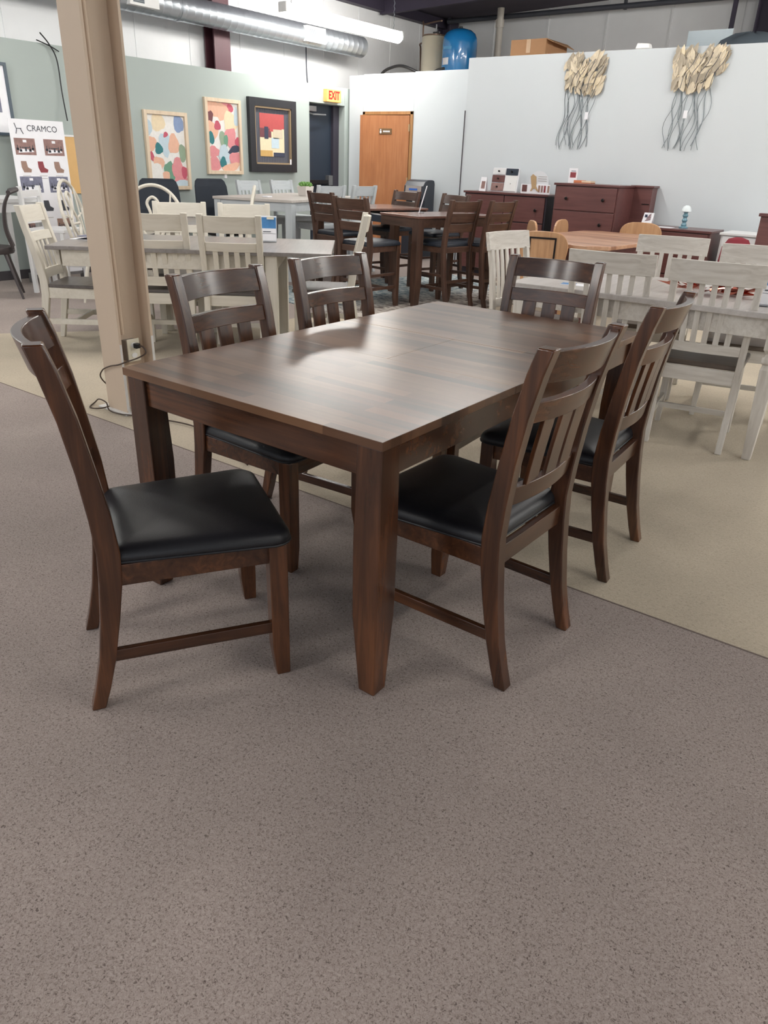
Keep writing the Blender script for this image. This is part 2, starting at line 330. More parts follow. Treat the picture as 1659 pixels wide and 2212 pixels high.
def make_chair(name, label, group, P, loc, rz):
    c = thing(name, label, 'chair', loc, rz, group)
    mz, mx_, my_, ms = P['mats']
    cv, dp, px = P['curve'], P['depth'], P['px']
    wx = lambda z: P['wr'] + (P['wt'] - P['wr']) * min(1, z / P['ht'])
    ptop = P.get('post_top', P['ht'])
    zs = sorted(set([z for _, z in cv if z < ptop] + [ptop]))
    for s in (-1, 1):
        m = MB(); rr = []
        for z in zs:
            y = interp(cv, z); h = interp(dp, z) / 2; x = s * wx(z)
            rr.append([(x - px / 2, y - h, z), (x + px / 2, y - h, z), (x + px / 2, y + h, z), (x - px / 2, y + h, z)])
        m.rings(rr, sm=True); m.obj('back_post', mz, c, bevel=0.004)
    for s in (-1, 1):      # front legs, inner faces taper near the foot
        m = MB(); f = P['fleg']; x0 = s * (P['wf'] + f / 2); y1 = P['d'] + f / 2
        tp = P.get('taper', 0.012); rr = []
        zt = P['apron'][1]
        for z, t in ((0, tp), (0.09 if P.get('cushion') else 0.2, tp * 0.15), (zt, 0)):
            xi = x0 - s * (f - t)
            rr.append([(x0, y1, z), (xi, y1, z), (xi, y1 - f + t, z), (x0, y1 - f + t, z)])
        m.rings(rr); m.obj('front_leg', mz, c, bevel=0.003)
    # seat frame
    za, zb = P['apron']; yb = interp(cv, (za + zb) / 2)
    ix = P['wf'] - 0.008; m = MB(); t = 0.022
    m.box(-ix, ix, P['d'] - t / 2, P['d'] + t / 2 + 0.004, za, zb)
    m.box(-wx(za), wx(za), yb - t / 2, yb + t / 2, za, zb)
    for s in (-1, 1):
        a, b2 = s * wx(za), s * P['wf']
        q = [(a - t / 2, yb), (a + t / 2, yb), (b2 + t / 2, P['d']), (b2 - t / 2, P['d'])]
        m.prism(q, za, zb)
    m.obj('seat_frame', mx_, c, bevel=0.002)
    # seat
    z0 = zb; yb2 = yb + 0.012; yf = P['d'] + P['fleg'] / 2 + 0.016; xb = P['wt'] + 0.008; xf = P['wf'] + P['fleg'] / 2 + 0.014
    def outline(k, inset=0.0):
        pts = []; r = 0.05 if P.get('cushion') else 0.02
        cs = [(-xb + inset, yb2 + inset, PI), (xb - inset, yb2 + inset, -PI / 2), (xf - inset, yf - inset, 0), (-xf + inset, yf - inset, PI / 2)]
        for (x, y, a0) in cs:
            sx, sy = (1 if x > 0 else -1), (1 if y > 0.25 else -1)
            rr2 = r if sy > 0 else 0.02
            for q in range(5):
                a = a0 + q / 4 * PI / 2
                pts.append((x - sx * rr2 + rr2 * math.cos(a), y - sy * rr2 + rr2 * math.sin(a)))
        cx, cy = 0, (yb2 + yf) / 2
        return [(cx + (x - cx) * k, cy + (y - cy) * k) for x, y in pts]
    m = MB(); H = P['seat'] - z0
    if P.get('cushion'):
        prof = [(0.975, 0), (0.995, 0.08), (1.005, 0.2), (1.0, 0.36), (0.975, 0.56), (0.93, 0.71), (0.85, 0.82), (0.7, 0.91), (0.45, 0.97), (0.12, 1.0)]
    else:
        prof = [(0.99, 0), (1.0, 0.2), (1.0, 0.8), (0.985, 1.0)]
    m.rings([[(x, y, z0 + H * h) for x, y in outline(k)] for k, h in prof], sm=bool(P.get('cushion')))
    st = m.obj('seat', ms, c)
    if P.get('cushion'):
        mp = MB(); o2 = [(x, y, z0 + 0.006) for x, y in outline(1.0)]
        mp.tube(o2 + [o2[0]], 0.0035, n=6); mp.obj('seat_piping', ms, st)
    # rails
    n = 18; bow = P['bow']
    for nm, zt, zb_ in P['rails']:
        m = MB(); rr = []
        over = P.get('crest_over', 0) if nm == 'crest_rail' else 0
        for i in range(n + 1):
            u = -1 + 2 * i / n; hw = wx(zt) - px / 2 + 0.001 if not over else wx(zt) + over
            th = P.get('railt', 0.025); bb = bow * {'crest_rail': 1.05, 'lower_rail': 0.55}.get(nm, 0.75) * (1 - u * u); ring = []
            for (zz, dy) in ((zb_, -th / 2), (zt, -th / 2), (zt, th / 2), (zb_, th / 2)):
                ring.append((u * hw, interp(cv, zz) - bb + dy, zz))
            rr.append(ring)
        m.rings(rr, sm=True); m.obj(nm, mx_, c, bevel=0.002)
    if P.get('slats'):
        k, w, sp, zt, zb_ = P['slats']
        for i in range(k):
            x = (i - (k - 1) / 2) * sp; m = MB(); rr = []; u = x / wx(zt); bb = bow * 0.65 * (1 - u * u)
            fan = P.get('fan', 1.0)
            for q in range(5):
                z = zb_ + (zt - zb_) * q / 4; y = interp(cv, z) - bb; xx = x * (fan + (1 - fan) * q / 4)
                rr.append([(xx - w / 2, y - 0.006, z), (xx + w / 2, y - 0.006, z), (xx + w / 2, y + 0.006, z), (xx - w / 2, y + 0.006, z)])
            m.rings(rr); m.obj('back_slat', mz, c, bevel=0.0015)
    for kind, z, h in P['stretch']:
        y0 = interp(cv, z)
        if kind == 'side':
            for s in (-1, 1):
                m = MB(); a = s * wx(z); b2 = s * P['wf']; t = 0.018
                m.hexa([(a - t / 2, y0, z - h / 2), (a + t / 2, y0, z - h / 2), (b2 + t / 2, P['d'], z - h / 2), (b2 - t / 2, P['d'], z - h / 2),
                        (a - t / 2, y0, z + h / 2), (a + t / 2, y0, z + h / 2), (b2 + t / 2, P['d'], z + h / 2), (b2 - t / 2, P['d'], z + h / 2)])
                m.obj('stretcher', my_, c, bevel=0.002)
        else:
            y = {'front': P['d'], 'back': y0, 'mid': (y0 + P['d']) / 2}[kind]; w = P['wf'] if kind != 'back' else wx(z)
            m = MB(); m.box(-w, w, y - 0.009, y + 0.009, z - h / 2, z + h / 2); m.obj('stretcher', mx_, c, bevel=0.002)
    return c

def make_table(name, label, cat, loc, rz, L, W, H, mats, thick=0.025, apron=0.09, leg=0.085, legmode='taper', inset=0.012, group=None, legins=None, top=True, aprins=None):
    """long axis along local y"""
    t = thing(name, label, cat, loc, rz, group)
    mtop, mz, mx_ = mats
    if top: MB().box(-W / 2, W / 2, -L / 2, L / 2, H - thick, H).obj('tabletop', mtop, t, bevel=0.004)
    li = legins or (0, 0)
    for sx in (-1, 1):
        for sy in (-1, 1):
            x0 = sx * (W / 2 - inset); y0 = sy * (L / 2 - inset - (li[1] if sy > 0 else li[0])); m = MB()
            if legmode == 'turned':
                q = leg / 2; cx, cy = x0 - sx * q, y0 - sy * q
                def sq(h, z): return [(cx - h, cy - h, z), (cx + h, cy - h, z), (cx + h, cy + h, z), (cx - h, cy + h, z)]
                m.rings([sq(q, H - thick), sq(q, H - thick - 0.15), sq(q * 0.72, H - thick - 0.17), sq(q * 0.72, H - thick - 0.18), sq(q * 0.98, H - thick - 0.19), sq(q * 0.98, H - thick - 0.215), sq(q * 0.75, H - thick - 0.225), sq(q * 0.9, H - thick - 0.25), sq(q * 0.5, 0)][::-1])
            else:
                rr = []
                for z, tp in ((0, 0.03), (0.24, 0.002), (0.6 * H, 0.0), (H - thick, 0.008)) if legmode == 'taper' else ((0, 0), (H - thick, 0)):
                    xi, yi = x0 - sx * (leg - tp), y0 - sy * (leg - tp)
                    rr.append([(x0, y0, z), (xi, y0, z), (xi, yi, z), (x0, yi, z)])
                m.rings(rr)
            m.obj('leg', mz, t, bevel=0.004)
    m = MB(); a = W / 2 - inset - 0.012; z0, z1 = H - thick - apron, H - thick
    ai = aprins or li; ya, yb = -(L / 2 - inset - 0.012 - ai[0]), L / 2 - inset - 0.012 - ai[1]
    m.box(-a + leg * .6, a - leg * .6, ya, ya + 0.022, z0, z1); m.box(-a + leg * .6, a - leg * .6, yb - 0.022, yb, z0, z1)
    m.box(-a, -a + 0.022, ya + leg * .6, yb - leg * .6, z0, z1); m.box(a - 0.022, a, ya + leg * .6, yb - leg * .6, z0, z1)
    m.obj('apron', mx_, t, bevel=0.002)
    return t

# ------------------------------------------------------------------ building shell
XG = -8.65
fl = MB()
def flat(pts, mi):
    o = len(fl.v); fl.v += [(x, y, 0) for x, y in pts]; fl.quad(list(range(o, o + len(pts))), mi)
flat([(-14, -6), (7, -6), (7, 2.258), (-14, 2.258)], 0)
flat([(-14, 2.258), (7, 2.258), (7, 14.4), (-4.9, 14.4), (-4.9, 4.6), (-6.1, 2.95), (-14, 2.95)], 1)
flat([(-14, 2.95), (-6.1, 2.95), (-4.9, 4.6), (-4.9, 14.4), (-14, 14.4)], 0)
o = fl.obj('floor', ['carpet', 'beigefloor']); struct(o)
# seam strip, a low raw edge of the carpet
sm = MB(); sm.box(-13.9, 6.9, 2.255, 2.260, 0.0, 0.002); struct(sm.obj('trim_1', plain('frayed_seam', (118, 104, 96), rough=0.9)))
# green partition with the exit recess
m = MB(); yA, yB, zD = 9.575, 10.42, 2.15
m.box(XG - 0.17, XG, -4.0, yA, 0, 2.4); m.box(XG - 0.17, XG, yB, 10.62, 0, 2.4); m.box(XG - 0.17, XG, yA, yB, zD, 2.4)
struct(m.obj('wall_left', 'green', bevel=0.004))
m = MB(); m.box(XG, XG + 0.015, -4.0, yA, 0, 0.1); struct(m.obj('baseboard_left', 'greybase', bevel=0.002))
m = MB(); m.box(XG - 0.2, XG - 0.17, yA, 10.28, 0, zD); d = struct(m.obj('door_1', 'exitdoor'))
m = MB(); m.box(XG - 0.17, XG - 0.1, 9.62, 9.85, 2.04, 2.11, 1); m.tube([(XG - .14, 9.66, 2.02), (XG - 0.02, 9.68, 1.99), (XG - 0.04, 10.0, 2.0)], 0.012)
m.obj('door_closer', ['steelbox', 'steelbox'], d)
m = MB(); m.box(XG - 0.17, XG - 0.1, 9.62, 10.2, 1.0, 1.06); m.box(XG - 0.17, XG - 0.09, 10.14, 10.24, 0.98, 1.13, 1); m.obj('push_bar', ['black', 'steelbox'], d, bevel=0.004)
m = MB(); m.box(XG - 0.19, XG - 0.12, 10.28, 10.42, 0, zD); struct(m.obj('trim_2', 'jamb'))
# white partition A with wood door, partition B
YA, YB = 10.5, 9.8
m = MB(); dx0, dx1 = -8.33, -7.35
m.box(-8.62, dx0, YA, YA + 0.12, 0, 2.58); m.box(dx1, -6.0, YA, YA + 0.12, 0, 2.6); m.box(dx0, dx1, YA, YA + 0.12, 2.075, 2.59)
struct(m.obj('wall_back', 'white', bevel=0.004))
m = MB(); m.box(-6.0, 5.0, YB, YB + 0.12, 0, 2.645); m.box(-6.0, -5.9, YB + 0.12, YA + 0.12, 0, 2.645); struct(m.obj('wall_back_right', 'white', bevel=0.004))
m = MB(); m.box(-6.006, -5.994, YB - 0.012, YB - 0.001, 0, 2.03); struct(m.obj('trim_3', 'greybase'))
m = MB()
for a, b2 in ((dx0, dx0 + 0.05), (dx1 - 0.05, dx1)): m.box(a, b2, YA - 0.015, YA + 0.13, 0, 2.075)
m.box(dx0, dx1, YA - 0.015, YA + 0.13, 2.03, 2.075); struct(m.obj('trim_4', 'doorframe', bevel=0.004))
m = MB(); m.box(-0.87, 0, -0.02, 0.02, 0.01, 2.02)
d = struct(m.obj('door_2', 'door', loc=(dx1 - 0.06, YA - 0.0, 0))); d.rotation_euler = (0, 0, R(9))
m = MB(); m.box(-0.52, -0.3, -0.03, -0.02, 1.755, 1.835); pq = m.obj('restroom_plaque', plain('bronze_plaque', (120, 92, 62), rough=0.4), d, bevel=0.002)
m = MB()
m.prism([(-0.49 + 0.011 * math.cos(a * PI / 6), 1.818 + 0.009 * math.sin(a * PI / 6)) for a in range(12)], -0.033, -0.03, axis='y')
m.prism([(-0.502, 1.805), (-0.478, 1.805), (-0.474, 1.775), (-0.484, 1.775), (-0.486, 1.763), (-0.494, 1.763), (-0.496, 1.775), (-0.506, 1.775)], -0.033, -0.03, axis='y')
for i in range(5): m.box(-0.445 + i * 0.024, -0.427 + i * 0.024, -0.033, -0.03, 1.783, 1.806)
m.obj('plaque_symbols', 'paper', pq)
m = MB()
for z in (0.25, 1.05, 1.8): m.box(-0.01, 0.012, -0.03, -0.015, z, z + 0.1)
m.obj('hinge', 'gold', d)
# outer shell
m = MB(); m.box(-9.36, -9.25, -4, 14.4, 0, 4.0)
for y in (1.8, 3.5, 5.22, 6.96, 7.84, 8.77, 9.68, 10.6, 11.5, 12.4, 13.3): m.box(-9.25, -9.243, y - 0.012, y + 0.012, 2.0, 3.9)
struct(m.obj('wall_outer_left', 'film'))
m = MB(); m.box(-9.36, 5.1, 14.2, 14.35, 0, 4.6)
for i in range(12): x = -8.2 + i * 1.1; m.box(x - 0.015, x + 0.015, 14.185, 14.2, 2.4, 4.3)
struct(m.obj('wall_outer_back', 'film'))
m = MB(); m.box(5.0, 5.12, -4, 14.3, 0, 4.5); struct(m.obj('wall_right', 'white'))
m = MB()
def cz(x): return 3.84 + (x + 9.3) * 0.035
m.hexa([(-9.36, -4, cz(-9.36)), (5.1, -4, cz(5.1)), (5.1, 14.35, cz(5.1)), (-9.36, 14.35, cz(-9.36)), (-9.36, -4, cz(-9.36) + .12), (5.1, -4, cz(5.1) + .12), (5.1, 14.35, cz(5.1) + .12), (-9.36, 14.35, cz(-9.36) + .12)])
struct(m.obj('ceiling', 'ceil'))
m = MB(); m.box(-8.6, 4.9, 10.66, 14.18, 2.38, 2.46); struct(m.obj('ceiling_mezzanine', plain('plywood_deck', (214, 200, 178), rough=0.8)))
for i, y in enumerate((1.0, 3.2, 5.4, 7.6, 9.8, 12.0)):
    m = MB(); m.hexa([(-9.2, y, cz(-9.2) - .2), (4.9, y, cz(4.9) - .2), (4.9, y + .08, cz(4.9) - .2), (-9.2, y + .08, cz(-9.2) - .2), (-9.2, y, cz(-9.2)), (4.9, y, cz(4.9)), (4.9, y + .08, cz(4.9)), (-9.2, y + .08, cz(-9.2))])
    if y < 3 or y > 11: struct(m.obj('trim_%d' % (i + 5), 'purple'))
m = MB(); m.box(-9.25, -9.1, -4, 14.2, cz(-9.2) - 0.16, cz(-9.2) - 0.01); struct(m.obj('trim_12', 'purple'))
def hcol(x0, x1, y0, y1, z0, z1, t=0.02, along='y'):
    m = MB()
    if along == 'y':      # flanges face the y direction
        m.box(x0, x1, y0, y0 + t, z0, z1); m.box(x0, x1, y1 - t, y1, z0, z1); xc = (x0 + x1) / 2; m.box(xc - t / 2, xc + t / 2, y0 + t, y1 - t, z0, z1)
    else:
        m.box(x0, x0 + t, y0, y1, z0, z1); m.box(x1 - t, x1, y0, y1, z0, z1); yc = (y0 + y1) / 2; m.box(x0 + t, x1 - t, yc - t / 2, yc + t / 2, z0, z1)
    return m
tag(hcol(-9.22, -9.02, 8.07, 8.36, 0, 3.78, along='x').obj('steel_post', 'maroon'), 'maroon steel wall post rising behind the green wall below the duct', 'post')
tag(hcol(-9.22, -8.95, 13.85, 14.15, 0, 3.8, along='x').obj('steel_post', 'purple'), 'dark corner steel post behind the blue and cream tanks', 'post')
tag(hcol(-3.52, -3.25, 13.85, 14.12, 0, 3.98, along='x').obj('steel_post', 'purple'), 'dark steel post at top right above the white wall', 'post')
tag(MB().box(-3.9, -3.84, 13.9, 13.96, 2.46, 3.98).obj('conduit_strut', 'purple'), 'thin grey upright strut beside the dark bag on the mezzanine', 'strut')

# beige H column with conduit and outlet
c = thing('steel_column', 'beige painted steel H column with outlet beside the walnut dining table', 'column', (0, 0, 0))
m = hcol(-3.765, -3.585, 2.4, 2.625, 0, 4.03, t=0.016); m.obj('column_shaft', 'beige', c, bevel=0.002)
m = MB(); m.tube([(-3.645, 2.462, 0.44), (-3.645, 2.462, 1.2), (-3.645, 2.462, 2.6), (-3.645, 2.462, 4.0)], 0.014, n=10); m.tube([(-3.645, 2.462, 2.0), (-3.645, 2.462, 2.05)], 0.02, n=10); m.obj('conduit', 'beige', c)
m = MB(); m.box(-3.584, -3.5825, 2.4, 2.412, 0.02, 0.4); m.box(-3.5835, -3.582, 2.405, 2.416, 0, 0.25); m.box(-3.5945, -3.5835, 2.6095, 2.6245, 0.05, 0.42)
m.box(-3.676, -3.6735, 2.43, 2.62, 0.02, 0.28); m.box(-3.676, -3.6735, 2.6, 2.622, 0.28, 0.42); m.obj('bare_patches', 'beigeworn', c)
m = MB(); m.box(-3.83, -3.56, 2.375, 2.66, 0.0, 0.012); m.obj('base_plate', 'beigeworn', c, bevel=0.004)
ob = thing('electrical_outlet', 'ivory wall outlet on a steel box in the beige column recess', 'outlet', (-3.675, 2.47, 0.29))
MB().box(0.002, 0.05, 0.0, 0.075, 0, 0.115).obj('junction_box', 'steelbox', ob, bevel=0.002)
m = MB(); m.box(0.05, 0.056, 0.002, 0.082, -0.005, 0.122); pl = m.obj('cover_plate', 'ivory', ob, bevel=0.002)
m = MB()
for z in (0.03, 0.087): m.prism([(0.042 + 0.018 * math.cos(a * PI / 8), z + 0.015 * math.sin(a * PI / 8)) for a in range(16)], 0.056, 0.059, axis='x')
m.obj('socket', 'white_pl', pl)
def bez(pts, n=8):
    out = []; P = [Vector(p) for p in pts]; P = [P[0]] + P + [P[-1]]
    for i in range(1, len(P) - 2):
        for k in range(n):
            t = k / n; a, b2, c2, d2 = P[i - 1], P[i], P[i + 1], P[i + 2]
            out.append(0.5 * ((2 * b2) + (-a + c2) * t + (2 * a - 5 * b2 + 4 * c2 - d2) * t * t + (-a + 3 * b2 - 3 * c2 + d2) * t ** 3))
    out.append(P[-2]); return out
cd = thing('power_cord', 'thin brown power cord plugged into the column outlet', 'cord', (0, 0, 0))
m = MB(); m.tube(bez([(-3.6, 2.525, 0.375), (-3.565, 2.535, 0.372), (-3.55, 2.54, 0.34), (-3.57, 2.5, 0.315), (-3.57, 2.42, 0.305), (-3.6, 2.385, 0.29), (-3.68, 2.385, 0.268), (-3.76, 2.385, 0.23), (-3.80, 2.40, 0.17), (-3.81, 2.5, 0.06), (-3.80, 2.56, 0.018), (-3.76, 2.37, 0.013), (-3.83, 2.32, 0.01), (-3.90, 2.40, 0.01), (-3.79, 2.36, 0.06), (-3.73, 2.365, 0.05), (-3.70, 2.36, 0.012), (-3.6, 2.365, 0.01), (-3.5, 2.40, 0.01), (-3.1, 2.5, 0.01), (-2.5, 2.3, 0.01)]), 0.004, n=7); m.obj('cable', plain('brown_cord', (66, 50, 40), rough=0.5), cd)
MB().box(-3.617, -3.59, 2.508, 2.54, 0.36, 0.388).obj('plug', 'black', cd, bevel=0.004)

# ------------------------------------------------------------------ overhead
du = thing('spiral_duct', 'galvanised spiral air duct hung along the left wall', 'duct', (-8.8, 7.4, 3.03))
prof = []; L0, L1 = -6.4, 3.6; k = 0; z = L0
while z < L1:
    prof += [(0.148, z), (0.148, z + 0.108), (0.1505, z + 0.113), (0.148, z + 0.118)]; z += 0.122
m = MB(); n = 28
m.rings([[(r * math.cos(2 * PI * q / n), zz, r * math.sin(2 * PI * q / n)) for q in range(n)] for r, zz in prof], sm=True)
m.obj('duct_pipe', 'steel', du)
m = MB(); m.rings([[(r * math.cos(2 * PI * q / n), zz, r * math.sin(2 * PI * q / n)) for q in range(n)] for r, zz in ((0.156, -0.14), (0.158, -0.12), (0.156, -0.1))], sm=True); m.obj('coupling', 'steel', du)
for y0 in (-0.95, 2.1):
    m = MB(); m.box(0.1, 0.185, y0, y0 + 0.42, -0.1, 0.1); v = m.obj('vent_register', 'white_pl', du, bevel=0.004)
    m = MB()
    for q in range(7): m.box(0.184, 0.188, y0 + 0.05, y0 + 0.2, -0.066 + q * 0.019, -0.06 + q * 0.019)
    m.box(0.183, 0.1855, y0 + 0.045, y0 + 0.205, -0.072, 0.072, 1); m.obj('louvre', ['ink', 'wire'], v)
def make_light(loc, label, length=2.54):
    f = thing('strip_light', label, 'light', loc, 0, 'hanging fluorescent strip lights')
    h = length / 2
    MB().box(-0.06, 0.06, -h, h, 0.045, 0.07).obj('housing', 'white_pl', f, bevel=0.004)
    m = MB(); rr = []
    for y in (-h + 0.03, h - 0.03): rr.append([(0.09 * math.cos(R(150 + q * 20)), y, 0.085 * math.sin(R(150 + q * 20))) for q in range(13)])
    m.rings(rr, sm=True); m.obj('diffuser', 'tube', f)
    for s in (-1, 1): MB().box(-0.07, 0.07, s * h - 0.03, s * h + 0.02, -0.04, 0.075).obj('end_cap', 'white_pl', f, bevel=0.01)
    for s in (-1, 1):
        m = MB(); zt = cz(loc[0]) - loc[2]
        for q in range(int((zt - 0.08) / 0.035)):
            z0 = 0.08 + q * 0.035; m.tube([(0, s * (h - 0.15), z0), (0.008 * (1 if q % 2 else -1), s * (h - 0.15), z0 + 0.02), (0, s * (h - 0.15), z0 + 0.037)], 0.004, n=5)
        m.obj('hanging_chain', 'wire', f)
    return f
LP = 75
make_light((-7.9, 9.54, 3.1), 'lit fluorescent strip light hanging in front of the duct')
for (x, y, z) in ((-4.6, 3.9, 3.45), (-7.9, 2.2, 3.3), (-4.6, 7.6, 3.75), (-1.0, 7.3, 3.75), (2.4, 7.2, 3.75), (-4.6, -1.2, 3.45), (2.6, 2.4, 3.6), (-2.6, -2.3, 3.5), (0.5, 11.4, 3.55), (2.2, 12.4, 3.6), (4.0, 9.5, 3.7)):  # unseen strips, most added to brighten floor, column recess and back walls
    make_light((x, y, z), 'unseen fluorescent strip light above the furniture, added to brighten the room')
# exit sign
ex = thing('exit_sign', 'lit amber exit sign above the dark exit door', 'sign', (XG, 9.9, 2.265))
MB().box(0.0, 0.075, 0, 0.34, -0.085, 0.085).obj('sign_case', 'amber', ex, bevel=0.004)
text_part('sign_letters', 'EXIT', 0.16, 'redtext', ex, (0.0765, 0.17, 0), (R(90), 0, R(90)), xs=0.8, bold=0.005)
m = MB(); m.tube(bez([(-9.1, 10.05, 2.36), (-9.12, 10.04, 2.6), (-9.12, 10.03, 2.95)]), 0.011, n=8); tag(m.obj('conduit_pipe', 'ink'), 'thin dark conduit dropping from duct to green wall', 'conduit')
m = MB(); m.tube(bez([(-8.6, 5.24, 2.49), (-8.6, 5.33, 2.395), (-8.6, 5.40, 2.25), (-8.6, 5.41, 1.94), (-8.52, 5.38, 1.66)]), 0.007, n=7); m.tube(bez([(-8.62, 5.2, 2.42), (-8.6, 5.33, 2.38), (-8.62, 5.45, 2.34)]), 0.006, n=6)
tag(m.obj('hanging_cord', 'black'), 'black cord hanging from the green wall top to the furniture poster', 'cord')
# pipes over the back
m = MB(); m.tube([(-9.0, 13.85, 3.78), (-3.0, 13.85, 3.8), (4.8, 13.85, 3.82)], 0.04, n=10)
for x in (-9.0, -5.6, -2.0): m.box(x - 0.02, x + 0.02, 13.87, 13.93, 3.75, 3.95)
tag(m.obj('gas_pipe', 'ink'), 'dark horizontal pipe along the upper back wall', 'pipe')
m = MB(); m.lathe([(0.06, 2.46), (0.06, 3.6), (0.075, 3.6), (0.075, 3.72), (0.06, 3.72), (0.06, 4.0)], -7.8, 13.7, n=16); tag(m.obj('vent_pipe', 'pvc'), 'off white vertical pvc pipe between tank and cardboard box', 'pipe')
bt = thing('pressure_tank', 'blue enamel pressure tank on top of the white room', 'tank', (-7.73, 12.3, 2.46))
MB().lathe([(0.18, 0), (0.26, 0.02), (0.29, 0.1), (0.29, 0.72), (0.283, 0.79), (0.25, 0.86), (0.18, 0.91), (0.08, 0.935), (0.02, 0.94)], n=32).obj('tank_shell', 'blue', bt)
MB().lathe([(0.03, 0.93), (0.03, 0.965), (0.01, 0.97)], n=12).obj('valve_cap', 'black', bt)
m = MB()
m.rings([[(0.293 * math.cos(a), 0.293 * math.sin(a), z) for z in (0.4, 0.5)] for a in [R(-125 + q * 5) for q in range(7)]], cap=False, closed=False)
m.obj('rating_label', 'paper', bt)
m = MB(); m.rings([[(0.293 * math.cos(a), 0.293 * math.sin(a), z) for z in (0.62, 0.66)] for a in [R(-125 + q * 5) for q in range(9)]], cap=False, closed=False); m.obj('tank_lettering', plain('pale_print', (90, 160, 205), rough=0.4), bt)
ct = thing('water_heater', 'cream cylindrical water heater left of the blue tank', 'tank', (-8.38, 12.5, 2.46))
MB().lathe([(0.215, 0), (0.215, 0.86), (0.2, 0.88), (0.1, 0.89)], n=28).obj('heater_shell', 'creamtank', ct)
MB().lathe([(0.205, 0.885), (0.205, 0.9), (0.05, 0.91)], n=24).obj('lid', 'copper', ct)
m = MB(); m.tube([(0.03, 0, 0.9), (0.03, 0, 1.06)], 0.012); m.tube([(-0.03, 0, 0.94), (0.1, 0, 0.94)], 0.016); m.obj('relief_valve', 'steelbox', ct)
m = MB(); m.tube(bez([(-8.9, 12.9, 2.46), (-8.9, 12.9, 3.55), (-8.88, 12.9, 3.6), (-8.5, 12.8, 3.62), (-8.38, 12.7, 3.6)], 5), 0.014, n=7)
m.tube(bez([(-8.9, 12.8, 2.75), (-8.82, 12.75, 2.8), (-8.8, 12.7, 3.2), (-8.75, 12.6, 3.26), (-8.55, 12.5, 3.27)], 5), 0.014, n=7); tag(m.obj('copper_piping', 'copper'), 'thin copper pipes bending beside the cream water heater', 'pipe')
m = MB(); m.tube(bez([(-8.6, 11.2, 2.5), (-8.5, 11.2, 2.68), (-8.3, 11.2, 2.755), (-8.1, 11.2, 2.765), (-7.88, 11.2, 2.7), (-7.72, 11.2, 2.62), (-7.7, 11.25, 2.48)]), 0.022, n=9)
m.tube(bez([(-8.0, 11.7, 2.48), (-7.95, 11.7, 2.65), (-7.8, 11.75, 2.75), (-7.68, 11.8, 2.78)]), 0.02, n=9); tag(m.obj('rubber_hose', 'black'), 'black hose arching above the wooden door', 'hose')
bx = thing('cardboard_box', 'open brown cardboard box on top of the white wall', 'box', (-6.3, 12.0, 2.461))
m = MB(); m.box(-0.3, 0.3, 0, 0.75, 0, 0.68); m.obj('box_body', ['card'], bx)
m = MB(); m.hexa([(0.3, 0.0, 0.67), (0.42, 0.0, 0.62), (0.42, 0.75, 0.6), (0.3, 0.75, 0.67), (0.3, 0.0, 0.68), (0.42, 0.0, 0.63), (0.42, 0.75, 0.61), (0.3, 0.75, 0.68)]); m.obj('flap', 'card', bx)
m = MB(); m.box(-0.03, 0.04, -0.004, 0.0, 0.5, 0.68); m.obj('tape', plain('tape', (214, 178, 140), rough=0.3), bx)
m = MB(); m.box(0.3, 0.303, 0.1, 0.65, 0.2, 0.5); m.obj('side_print', 'cardred', bx)
m = MB(); m.box(-3.72, -3.16, 11.5, 11.512, 2.46, 3.04); tag(m.obj('plastic_sheet', plain('frosted_sheet', (176, 192, 200), rough=0.25)), 'pale frosted plastic sheet standing above the white wall', 'sheet')
m = MB(); rr = []
for z, k in ((2.46, 0.9), (2.55, 1.0), (2.75, 1.0), (2.86, 0.85), (2.93, 0.5), (2.95, 0.1)):
    rr.append([(-2.85 + 0.42 * k * math.cos(a * PI / 8) * (1 + 0.1 * math.sin(3 * a)), 11.3 + 0.25 * k * math.sin(a * PI / 8), z + 0.02 * math.sin(2.3 * a)) for a in range(16)])
m.rings(rr, sm=True); tag(m.obj('dark_bag', plain('slate_cloth', (88, 98, 106), rough=0.8)), 'dark slate bag slumped on the mezzanine at top right', 'bag')
m = MB(); m.hexa([(-3.76, 9.8, 2.646), (-3.58, 9.8, 2.646), (-3.58, 9.9, 2.646), (-3.76, 9.9, 2.646), (-3.74, 9.81, 2.71), (-3.6, 9.81, 2.7), (-3.6, 9.89, 2.7), (-3.74, 9.89, 2.71)]); tag(m.obj('paper_packet', 'white_pl', bevel=0.01), 'small white packet on the white wall top edge', 'packet')

